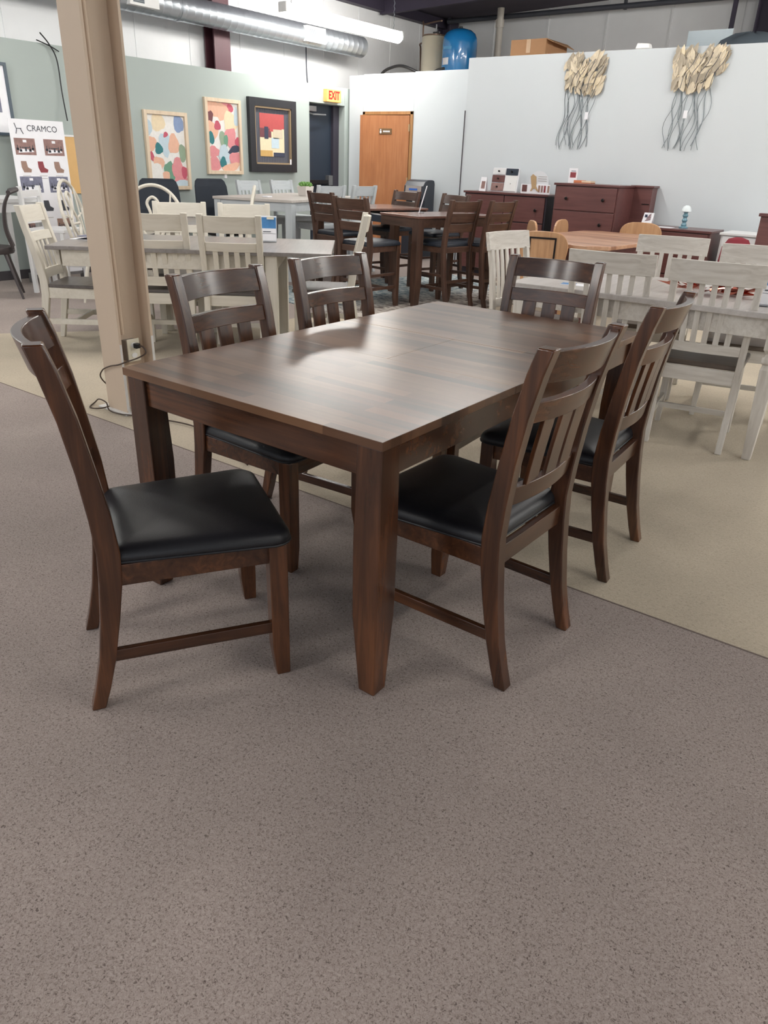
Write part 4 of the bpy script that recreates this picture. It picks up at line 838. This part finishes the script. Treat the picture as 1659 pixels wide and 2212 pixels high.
s = thing('acrylic_sign', 'tilted clear sign holder seen edge on, upon the pub table', 'sign', (-4.80, 7.05, HP)); s.rotation_euler = (0, 0, R(33))
m = MB(); m.hexa([(-0.01, -0.11, 0), (0.05, -0.11, 0), (0.05, 0.0, 0), (-0.01, 0, 0), (-0.01, -0.11, 0.003), (0.05, -0.11, 0.003), (0.05, 0, 0.003), (-0.01, 0, 0.003)]); m.obj('sign_foot', 'acrylic', s)
m = MB(); m.hexa([(-0.01, -0.11, 0), (0.0, -0.11, 0), (0.0, 0.11, 0), (-0.01, 0.11, 0), (0.06, -0.11, 0.26), (0.07, -0.11, 0.26), (0.07, 0.11, 0.26), (0.06, 0.11, 0.26)]); m.obj('sign_sheet', 'paper', s)

# ------------------------------------------------------------------ cream set
CR = dict(WALNUT, ht=1.0, seat=0.468, wr=0.2, wt=0.2, wf=0.2, d=0.45, bow=0.03,
    curve=[(-0.03, 0), (0.01, 0.2), (0.045, 0.4), (0.045, 0.5), (0.02, 0.65), (-0.03, 0.85), (-0.06, 1.0)], cushion=False, taper=0.006,
    rails=[('crest_rail', 0.99, 0.88), ('middle_rail', 0.815, 0.755), ('lower_rail', 0.565, 0.5)], slats=(4, 0.036, 0.075, 0.76, 0.56),
    apron=(0.37, 0.445), stretch=[('side', 0.2, 0.04), ('mid', 0.2, 0.035)], mats=('creamZ', 'creamX', 'creamX', 'greyseat'))
GC = 'cream chairs with grey wooden seats around the cream table'
cc = make_chair('cream_chair', 'cream slat back chair with grey seat, near side, right one in front', GC, CR, (-4.13, 3.75, 0), R(38))
dup(cc, (-4.55, 3.45, 0), R(41), 'cream slat back chair at near side, partly hidden by the beige column', GC)
dup(cc, (-5.42, 4.36, 0), R(232), 'cream slat back chair at far side, in front of left office chair', GC)
dup(cc, (-5.04, 4.74, 0), R(229), 'cream slat back chair at far side, behind the blue price sign', GC)
dup(cc, (-5.50, 3.14, 0), R(-51), 'cream slat back chair at table left end, left of beige column', GC)
dup(cc, (-3.76, 4.70, 0), R(129), 'cream chair at table right end, seen edge on behind walnut chair', GC)
ct_ = (-4.67, 3.95)
make_table('cream_table', 'cream dining table with grey top right of the beige column', 'table', (ct_[0], ct_[1], 0), R(39 - 90), 1.99, 1.02, 0.76, ('greytop', 'creamZ', 'creamX'), thick=0.028, apron=0.11, leg=0.085, legmode='square', inset=0.03, legins=(0.5, 0.36), aprins=(0.0, 0.36))
s = thing('price_sign', 'clear stand with blue card and price slips on the cream table', 'sign', (-4.44, 4.41, 0.76), R(42))
MB().box(-0.07, 0.07, -0.06, 0.06, 0, 0.004).obj('acrylic_foot', 'acrylic', s)
def slab(x0, x1, z0, z1, off, mt, nm):
    k = 0.2
    m = MB(); m.hexa([(x0, z0 * k + off, z0), (x1, z0 * k + off, z0), (x1, z0 * k + off + .003, z0), (x0, z0 * k + off + .003, z0), (x0, z1 * k + off, z1), (x1, z1 * k + off, z1), (x1, z1 * k + off + .003, z1), (x0, z1 * k + off + .003, z1)]); m.obj(nm, mt, s)
slab(-0.075, 0.075, 0.0, 0.19, -0.03, 'paper', 'backing'); slab(-0.07, 0.07, 0.1, 0.18, -0.034, 'printc', 'blue_card'); slab(-0.05, 0.07, 0.065, 0.1, -0.038, 'paper', 'name_slip'); slab(-0.045, 0.07, 0.01, 0.06, -0.038, 'paper', 'price_slip')
slab(0.0, 0.055, 0.165, 0.185, -0.04, 'ivory', 'clip'); slab(-0.03, 0.03, 0.075, 0.08, -0.041, 'ink', 'slip_lettering')
s = thing('open_magazine', 'open magazine lying on the left end of the cream table', 'magazine', (-5.25, 3.5, 0.76), R(20))
m = MB(); m.rings([[(x, y, 0.001 + 0.02 * math.exp(-((abs(x) - 0.06) / 0.06) ** 2) * (1 if abs(x) > 0.005 else .3)) for x in [-.21, -.15, -.1, -.06, -.03, 0, .03, .06, .1, .15, .21]] for y in (-0.14, 0.14)], cap=False, closed=False); m.box(-.21, .21, -.14, .14, 0, 0.002)
m.obj('pages', 'paper', s); MB().box(-0.17, -0.05, -0.1, 0.05, 0.018, 0.023).obj('page_photo', 'printb', s)

# ------------------------------------------------------------------ pale grey counter set by green wall
PG = dict(PUB, ht=1.08, wr=0.19, wt=0.19, wf=0.19, cushion=False, rails=[('crest_rail', 1.07, 0.95), ('lower_rail', 0.8, 0.74)], slats=(4, 0.035, 0.07, 0.95, 0.8), seat=0.63, mats=('palegZ', 'palegX', 'palegX', 'palegX'), stretch=[('side', 0.2, 0.03), ('front', 0.2, 0.03)])
GG = 'pale grey chairs around the pale grey counter table'
gc = make_chair('grey_counter_chair', 'pale grey counter chair right of black office chair, by green wall', GG, PG, (-8.0, 7.66, 0), R(-92))
dup(gc, (-8.1, 8.4, 0), R(-92), 'pale grey counter chair under the black framed picture', GG)
dup(gc, (-6.56, 7.62, 0), R(75), 'pale grey counter chair in front of the exit door', GG)
dup(gc, (-6.5, 8.2, 0), R(82), 'pale grey counter chair overlapping the wood door bottom', GG)
make_table('counter_table', 'pale grey counter height table with succulent on top', 'table', (-7.2, 7.6, 0), R(14), 1.9, 1.1, 0.92, ('palegtop', 'palegZ', 'palegX'), thick=0.03, apron=0.1, leg=0.09, legmode='square')
s = thing('potted_succulent', 'green succulent in a square pale pot on the counter table', 'plant', (-7.2, 7.88, 0.92))
MB().hexa([(-0.065, -0.065, 0), (0.065, -0.065, 0), (0.065, 0.065, 0), (-0.065, 0.065, 0), (-0.08, -0.08, 0.12), (0.08, -0.08, 0.12), (0.08, 0.08, 0.12), (-0.08, 0.08, 0.12)]).obj('pot', 'pot', s, bevel=0.004)
m = MB(); rnd = random.Random(4)
for i in range(34):
    a = i * 2.4; e_ = R(15 + (i / 34) * 60); L = 0.085; r = 0.02
    p0 = Vector((0, 0, 0.115)) + Vector((math.cos(a), math.sin(a), 0)) * 0.02; d_ = Vector((math.cos(a) * math.cos(e_), math.sin(a) * math.cos(e_), math.sin(e_) * 0.75))
    m.tube([p0, p0 + d_ * L * .5, p0 + d_ * L * .85, p0 + d_ * L], [0.008, 0.018, 0.014, 0.002], n=6)
m.obj('leaves', 'succ', s)
tag(MB().box(-7.12, -7.02, 7.0, 7.08, 0.921, 0.935).obj('card_holder', 'paper', bevel=0.003), 'small white card lying on the pale counter table', 'card')

# ------------------------------------------------------------------ office chairs
def office(label, loc, rz):
    c = thing('office_chair', label, 'office chair', loc, rz, 'black mesh office chairs along the green wall')
    m = MB(); rr = []
    for z, w in ((0.52, 0.19), (0.56, 0.225), (0.75, 0.25), (1.0, 0.235), (1.06, 0.215), (1.09, 0.18)):
        y = -0.02 - 0.06 * ((z - 0.52) / 0.57) + 0.04 * math.sin((z - 0.5) * 5)
        rr.append([(-w, y - .015, z), (0, y - 0.055, z), (w, y - .015, z), (w, y + .01, z), (0, y - 0.03, z), (-w, y + .01, z)])
    m.rings(rr, sm=False); m.obj('backrest', 'blackmesh', c, bevel=0.008)
    m = MB(); m.rings([[(0.25 * k * math.cos(q * PI / 8) * (1.0), 0.24 + 0.24 * k * math.sin(q * PI / 8), z) for q in range(16)] for z, k in ((0.43, 0.85), (0.45, 1.0), (0.48, 1.0), (0.505, 0.85), (0.51, 0.3))], sm=True); m.obj('seat', 'black', c)
    for s_ in (-1, 1):
        m = MB(); m.tube([(s_ * .25, 0.12, 0.46), (s_ * .29, 0.12, 0.5), (s_ * .29, 0.12, 0.66)], 0.016); m.box(s_ * .29 - .035, s_ * .29 + .035, 0.0, 0.26, 0.66, 0.69); m.obj('armrest', 'black', c, bevel=0.006)
    MB().lathe([(0.03, 0.09), (0.03, 0.25), (0.02, 0.25), (0.02, 0.44)], 0, 0.24, n=12).obj('gas_column', 'black', c)
    for q in range(5):
        a = q * 2 * PI / 5; m = MB(); x, y = 0.28 * math.cos(a), 0.24 + 0.28 * math.sin(a)
        m.tube([(0, 0.24, 0.1), (x, y, 0.07)], [0.025, 0.014]); m.lathe([(0.01, 0), (0.026, 0.01), (0.026, 0.045), (0.01, 0.055)], x, y, n=10); m.obj('base_leg', 'black', c)
    MB().tube([(0, -0.02, 0.6), (0, 0.0, 0.45), (0, 0.2, 0.44)], 0.018).obj('back_bracket', 'black', c)
    return c
office('black mesh office chair below the teal spotted painting', (-7.95, 6.12, 0), R(-118))
office('black mesh office chair below the peach patched painting', (-8.05, 7.04, 0), R(-100))

# ------------------------------------------------------------------ cream hoop back chairs
def hoop(label, loc, rz):
    c = thing('hoop_back_chair', label, 'chair', loc, rz, 'cream hoop back chairs')
    def by(z): return -0.02 - 0.2 * (z - 0.46)
    m = MB(); pts = [(0.2 * -1, by(0.46), 0.46)]
    for q in range(17):
        a = PI - PI * q / 16; pts.append((0.265 * math.cos(a), by(0.8 + 0.3 * math.sin(a)), 0.8 + 0.3 * math.sin(a)))
    pts.append((0.2, by(0.46), 0.46)); m.tube(bez(pts, 2), 0.016, n=8); m.obj('hoop', 'creamX', c)
    for x in (-0.15, 0.15): MB().tube([(x * .8, by(.46), .46), (x * 1.1, by(.98), 0.8 + 0.3 * math.sqrt(1 - (x * 1.1 / .265) ** 2))], 0.008).obj('spindle', 'creamX', c)
    m = MB(); m.tube(bez([(-0.06, by(.46), .46), (-0.03, by(.6), .6), (-0.09, by(.72), .72), (-0.02, by(.84), .84), (-0.05, by(.95), .95), (0, by(1.0), 1.0), (0.05, by(.95), .95), (0.02, by(.84), .84), (0.09, by(.72), .72), (0.03, by(.6), .6), (0.06, by(.46), .46)]), 0.014, n=7)
    m.tube([(-0.08, by(.72), .72), (0.08, by(.72), .72)], 0.012); m.tube([(-0.2, by(.8), .8), (-0.06, by(.76), .76)], 0.01); m.tube([(0.2, by(.8), .8), (0.06, by(.76), .76)], 0.01); m.obj('pierced_splat', 'creamX', c)
    MB().rings([[(0.22 * k * math.cos(q * PI / 8), 0.2 + 0.22 * k * math.sin(q * PI / 8), z) for q in range(16)] for z, k in ((0.43, 0.93), (0.45, 1), (0.465, 0.98))]).obj('seat', 'greyseat', c)
    for sx in (-1, 1):
        for sy in (-1, 1):
            m = MB(); m.tube([(sx * .14, 0.2 + sy * .14, 0.44), (sx * .18, 0.2 + sy * .19, 0.2), (sx * .2, 0.2 + sy * .22, 0)], [0.016, 0.021, 0.012]); m.obj('leg', 'creamX', c)
    for sx in (-1, 1): MB().tube([(sx * .18, 0.02, 0.18), (sx * .18, 0.38, 0.18)], 0.01).obj('stretcher', 'creamX', c)
    return c
hp = hoop('cream hoop back chair seen from the side before the furniture poster', (-6.95, 4.42, 0), R(-52))
dup(hp, (-6.0, 4.5, 0), R(222), 'cream hoop back chair right behind the beige column', 'cream hoop back chairs')
dup(hp, (-5.85, 5.45, 0), R(135), 'cream hoop back chair, thin edge seen before the right office chair', 'cream hoop back chairs')
rt = thing('round_table', 'round table with pedestal behind the beige column', 'table', (-6.45, 5.1, 0))
MB().lathe([(0.5, 0.73), (0.52, 0.74), (0.52, 0.755), (0.51, 0.76), (0.01, 0.76)], n=36).obj('tabletop', 'greytop', rt)
MB().lathe([(0.24, 0), (0.22, 0.04), (0.07, 0.1), (0.06, 0.3), (0.08, 0.45), (0.05, 0.6), (0.12, 0.73)], n=20).obj('pedestal', 'creamX', rt)
s = thing('upholstered_chair', 'tan upholstered counter chair with grey seat beside the poster', 'chair', (-7.6, 5.25, 0), R(-60))
MB().box(-0.22, 0.22, -0.03, 0.03, 0.62, 1.12).obj('backrest', 'tan', s, bevel=0.02); MB().box(-0.22, 0.22, 0.03, 0.42, 0.62, 0.7).obj('seat', 'greyseat', s, bevel=0.02)
for sx in (-1, 1):
    for y in (0.0, 0.38): MB().box(sx * .19 - .02, sx * .19 + .02, y, y + .04, 0, 0.62).obj('leg', 'creamX', s)
MB().box(-0.19, 0.19, 0.0, 0.4, 0.56, 0.62).obj('apron', 'creamX', s)

# far left pieces
s = thing('metal_back_chair', 'dark chair with curved back bars at the left photo edge', 'chair', (-7.60, 4.0, 0), R(150))
for x in (-0.16, -0.08, 0.0, 0.08, 0.16): MB().tube(bez([(x * 1.1, -0.08, 1.0), (x, 0.0, 0.85), (x * .9, 0.02, 0.65), (x * .8, -0.02, 0.47)]), 0.009 if abs(x) < .1 else 0.014).obj('back_bar', 'darkmetal', s)
m = MB(); m.tube(bez([(-0.2, -0.06, 0.98), (0, -0.13, 1.0), (0.2, -0.06, 0.98)]), 0.022); m.obj('crest_bar', 'darkmetal', s)
MB().rings([[(0.21 * k * math.cos(q * PI / 8), 0.18 + 0.21 * k * math.sin(q * PI / 8), z) for q in range(16)] for z, k in ((0.42, 0.95), (0.44, 1), (0.48, 0.97), (0.49, 0.6))], sm=True).obj('seat', 'darkmetal', s)
for sx in (-1, 1):
    for sy in (-1, 1): MB().tube([(sx * .12, 0.18 + sy * .12, 0.43), (sx * .2, 0.18 + sy * .22, 0)], [0.017, 0.011]).obj('leg', 'darkmetal', s)
s = thing('white_bar_table', 'white tall table partly hidden behind the dark chair at left', 'table', (-8.15, 4.15, 0), R(8))
MB().box(-0.3, 0.3, -0.35, 0.4, 0.86, 0.9).obj('tabletop', 'whitepaint', s, bevel=0.004); MB().box(-0.27, 0.27, -0.32, 0.37, 0.77, 0.86).obj('apron', 'whitepaint', s)
for sx in (-1, 1):
    for y in (-0.31, 0.34): MB().hexa([(sx * .25 - .02, y - .01, 0), (sx * .25 + .02, y - .01, 0), (sx * .25 + .02, y + .03, 0), (sx * .25 - .02, y + .03, 0), (sx * .25 - .03, y - .02, .8), (sx * .25 + .03, y - .02, .8), (sx * .25 + .03, y + .04, .8), (sx * .25 - .03, y + .04, .8)]).obj('leg', 'whitepaint', s)
s = thing('white_bar_stool', 'white slatted bar stool at left, before the furniture poster', 'stool', (-7.75, 4.42, 0), R(-60))
for sx in (-1, 1):
    MB().hexa([(sx * .2 - .018, -.05, 0), (sx * .2 + .018, -.05, 0), (sx * .2 + .018, -.01, 0), (sx * .2 - .018, -.01, 0), (sx * .17 - .018, -.08, 1.02), (sx * .17 + .018, -.08, 1.02), (sx * .17 + .018, -.04, 1.02), (sx * .17 - .018, -.04, 1.02)]).obj('back_post', 'whitepaint', s)
    MB().box(sx * .19 - .018, sx * .19 + .018, 0.32, 0.355, 0, 0.6).obj('leg', 'whitepaint', s)
    MB().box(sx * .19 - .01, sx * .19 + .01, 0.0, 0.33, 0.22, 0.25).obj('stretcher', 'whitepaint', s)
for z in (0.95, 0.8, 0.7): MB().box(-0.17, 0.17, -0.07, -0.05, z - .03, z + .03).obj('back_rail', 'whitepaint', s)
MB().box(-0.21, 0.21, -0.04, 0.37, 0.6, 0.63).obj('seat', 'whitepaint', s, bevel=0.004)

# ------------------------------------------------------------------ whitewashed set
WS = dict(WALNUT, ht=0.975, seat=0.462, wr=0.19, wt=0.2, wf=0.19, d=0.43, px=0.034, bow=0.03, railt=0.026, post_top=0.875, crest_over=0.028,
    curve=[(-0.0, 0), (0.03, 0.2), (0.05, 0.42), (0.045, 0.52), (0.02, 0.75), (-0.01, 0.9), (-0.025, 0.975)], depth=[(0.03, 0), (0.036, 0.975)],
    rails=[('crest_rail', 0.975, 0.865), ('lower_rail', 0.565, 0.515)], slats=(5, 0.028, 0.06, 0.87, 0.56), fan=0.92, cushion=False, taper=0.012,
    apron=(0.36, 0.435), stretch=[('side', 0.16, 0.035), ('mid', 0.16, 0.03)], mats=('washZ', 'washX', 'washX', 'washseat'), fleg=0.04)
GW = 'whitewashed slat back chairs around the whitewashed table'
wc = make_chair('washed_chair', 'whitewashed slat back chair with dark seat, rightmost at near side', GW, WS, (-0.955, 4.06, 0), R(9))
dup(wc, (-1.49, 4.03, 0), R(11), 'whitewashed slat back chair right behind the far head walnut chair', GW)
dup(wc, (-2.43, 4.65, 0), R(-97), 'whitewashed slat back chair at left end, beside the pub chairs', GW)
dup(wc, (-1.59, 5.36, 0), R(190), 'whitewashed slat back chair at far side, before the low dresser', GW)
dup(wc, (-1.0, 5.2, 0), R(193), 'whitewashed slat back chair at far side, right photo edge', GW)
make_table('washed_table', 'whitewashed dining table with shaped legs at the right', 'table', (-1.33, 4.49, 0), R(2 + 90), 1.52, 0.94, 0.76, ('washtop', 'washZ', 'washX'), thick=0.03, apron=0.1, leg=0.085, legmode='turned', inset=0.03)
s = thing('foil_centrepiece', 'crumpled copper coloured metal leaf centrepiece on the washed table', 'centrepiece', (-1.1, 4.5, 0.76))
m = MB(); rnd = random.Random(5)
for i in range(26):
    a = rnd.uniform(0, 6.28); r0 = rnd.uniform(0.0, 0.12); L = rnd.uniform(0.07, 0.16); x0 = r0 * math.cos(a) * 1.8; y0 = r0 * math.sin(a); z0 = rnd.uniform(0.006, 0.03)
    dx, dy = math.cos(a), math.sin(a); w = 0.035; z1 = z0 + rnd.uniform(-0.0, 0.04); o_ = len(m.v)
    m.v += [(x0, y0, z0), (x0 + dx * L * .5 - dy * w, y0 + dy * L * .5 + dx * w, z0 + .022), (x0 + dx * L * 1.2, y0 + dy * L, z1), (x0 + dx * L * .5 + dy * w, y0 + dy * L * .5 - dx * w, z0 + .018), (x0 + dx * L * .5, y0 + dy * L * .5, z0 + 0.004)]
    for q in range(4): m.quad([o_ + q, o_ + (q + 1) % 4, o_ + 4])
m.obj('metal_leaves', 'foil', s)
s = thing('price_sign', 'clear stand with blue card at the right edge of the washed table', 'sign', (-0.74, 4.3, 0.76), R(12))
MB().box(-0.07, 0.07, -0.06, 0.06, 0, 0.004).obj('acrylic_foot', 'acrylic', s)
slab(-0.075, 0.075, 0.0, 0.19, -0.03, 'paper', 'backing'); slab(-0.07, 0.07, 0.1, 0.18, -0.034, 'printc', 'blue_card'); slab(-0.05, 0.07, 0.065, 0.1, -0.038, 'paper', 'name_slip'); slab(-0.045, 0.07, 0.01, 0.06, -0.038, 'paper', 'price_slip'); slab(-0.03, 0.03, 0.075, 0.08, -0.041, 'ink', 'slip_lettering')
s = thing('leaflet', 'blue and white leaflet lying on the washed table left end', 'leaflet', (-1.73, 4.18, 0.76), R(10))
MB().box(-0.09, 0.08, -0.04, 0.05, 0.0, 0.003).obj('sheet', 'paper', s); MB().box(-0.09, -0.01, -0.03, 0.04, 0.003, 0.0036).obj('blue_print', 'printc', s)

# ------------------------------------------------------------------ natural wood set
def natchair(label, loc, rz, inlay=False):
    c = thing('round_back_chair', label, 'chair', loc, rz, 'natural wood round back chairs')
    m = MB(); pts = [(-0.21, 0.6)]
    for q in range(13): a = PI - PI * q / 12; pts.append((0.225 * (1 if abs(math.cos(a)) > 1 else math.copysign(abs(math.cos(a)) ** 0.6, math.cos(a))), 0.72 + 0.14 * math.sin(a) ** 0.8 if math.sin(a) > 0 else 0.72))
    pts.append((0.21, 0.6)); m.prism(pts, -0.03, -0.005, axis='y'); b_ = m.obj('back_panel', 'natZ', c, bevel=0.006)
    if inlay:
        m = MB()
        for (x0, x1, z0, z1) in ((-0.12, -0.105, 0.6, 0.81), (0.105, 0.12, 0.6, 0.81), (-0.105, 0.105, 0.795, 0.81)): m.box(x0, x1, -0.036, -0.03, z0, z1)
        m.obj('dark_inlay', 'knob', b_)
    for x in (-0.16, 0.16): MB().box(x - .018, x + .018, -0.02, 0.02, 0, 0.62).obj('back_post', 'natZ', c, bevel=0.004)
    for x in (-0.17, 0.17): MB().box(x - .02, x + .02, 0.36, 0.4, 0, 0.43).obj('front_leg', 'natZ', c, bevel=0.004)
    MB().box(-0.2, 0.2, -0.01, 0.42, 0.43, 0.455).obj('seat', 'natX', c, bevel=0.006)
    MB().box(-0.16, 0.16, 0.0, 0.38, 0.38, 0.43).obj('seat_frame', 'natX', c)
    return c
natchair('natural wood round back chair with dark square inlay, nearest one', (-3.02, 6.40, 0), R(16), True)
nb = natchair('natural wood round back chair alone at far side of its table', (-2.92, 8.6, 0), R(190))
GN = 'natural wood round back chairs'
dup(nb, (-3.72, 7.62, 0), R(-52), 'natural wood round back chair left of its table, behind inlaid one', GN)
dup(nb, (-3.62, 8.12, 0), R(-84), 'natural wood round back chair seen edge on in front of tall chest', GN)
nt_ = thing('natural_table', 'natural wood table with clipped corners before the mahogany chests', 'table', (-2.95, 7.4, 0), R(-5))
m = MB(); w_, l_, k_ = 0.52, 0.88, 0.14
m.prism([(-w_ + k_, -l_), (w_ - k_, -l_), (w_, -l_ + k_), (w_, l_ - k_), (w_ - k_, l_), (-w_ + k_, l_), (-w_, l_ - k_), (-w_, -l_ + k_)], 0.725, 0.76); m.obj('tabletop', 'nattop', nt_, bevel=0.006)
for sy in (-1, 1):
    m = MB(); m.box(-0.08, 0.08, sy * .5 - .05, sy * .5 + .05, 0.06, 0.72); m.box(-0.33, 0.33, sy * .5 - .05, sy * .5 + .05, 0, 0.07); m.obj('trestle_leg', 'mahog', nt_, bevel=0.006)
MB().box(-0.03, 0.03, -0.47, 0.47, 0.2, 0.32).obj('trestle_beam', 'mahog', nt_, bevel=0.004)
MB().box(-0.4, 0.4, -0.72, 0.72, 0.65, 0.725).obj('apron', 'mahog', nt_)

# ------------------------------------------------------------------ camera, world, view
cam = bpy.data.cameras.new('camera'); co = bpy.data.objects.new('camera', cam); COL.objects.link(co)
pitch, roll, A = 0.442, 0.0372, 0.62830
co.location = (0, 0, 1.36)
co.matrix_world = Matrix.Translation((0, 0, 1.36)) @ (Matrix.Rotation(A, 4, 'Z') @ Matrix.Rotation(PI / 2 - pitch, 4, 'X') @ Matrix.Rotation(roll, 4, 'Z'))
cam.sensor_fit = 'VERTICAL'; cam.sensor_height = 24; cam.lens = 1596.4 / 2212 * 24; cam.clip_start = 0.05; cam.clip_end = 100
scene.camera = co
w = bpy.data.worlds.new('world'); scene.world = w; w.use_nodes = True
bg = w.node_tree.nodes['Background']; bg.inputs['Color'].default_value = (0.88, 0.93, 1.0, 1); bg.inputs['Strength'].default_value = 0.85
scene.view_settings.view_transform = 'Standard'; scene.view_settings.look = 'None'; scene.view_settings.gamma = 1
scene.view_settings.use_curve_mapping = False; scene.view_settings.exposure = 0.38
scene.cycles.use_denoising = True
scene.cycles.max_bounces = 8; scene.cycles.diffuse_bounces = 4; scene.cycles.sample_clamp_indirect = 6
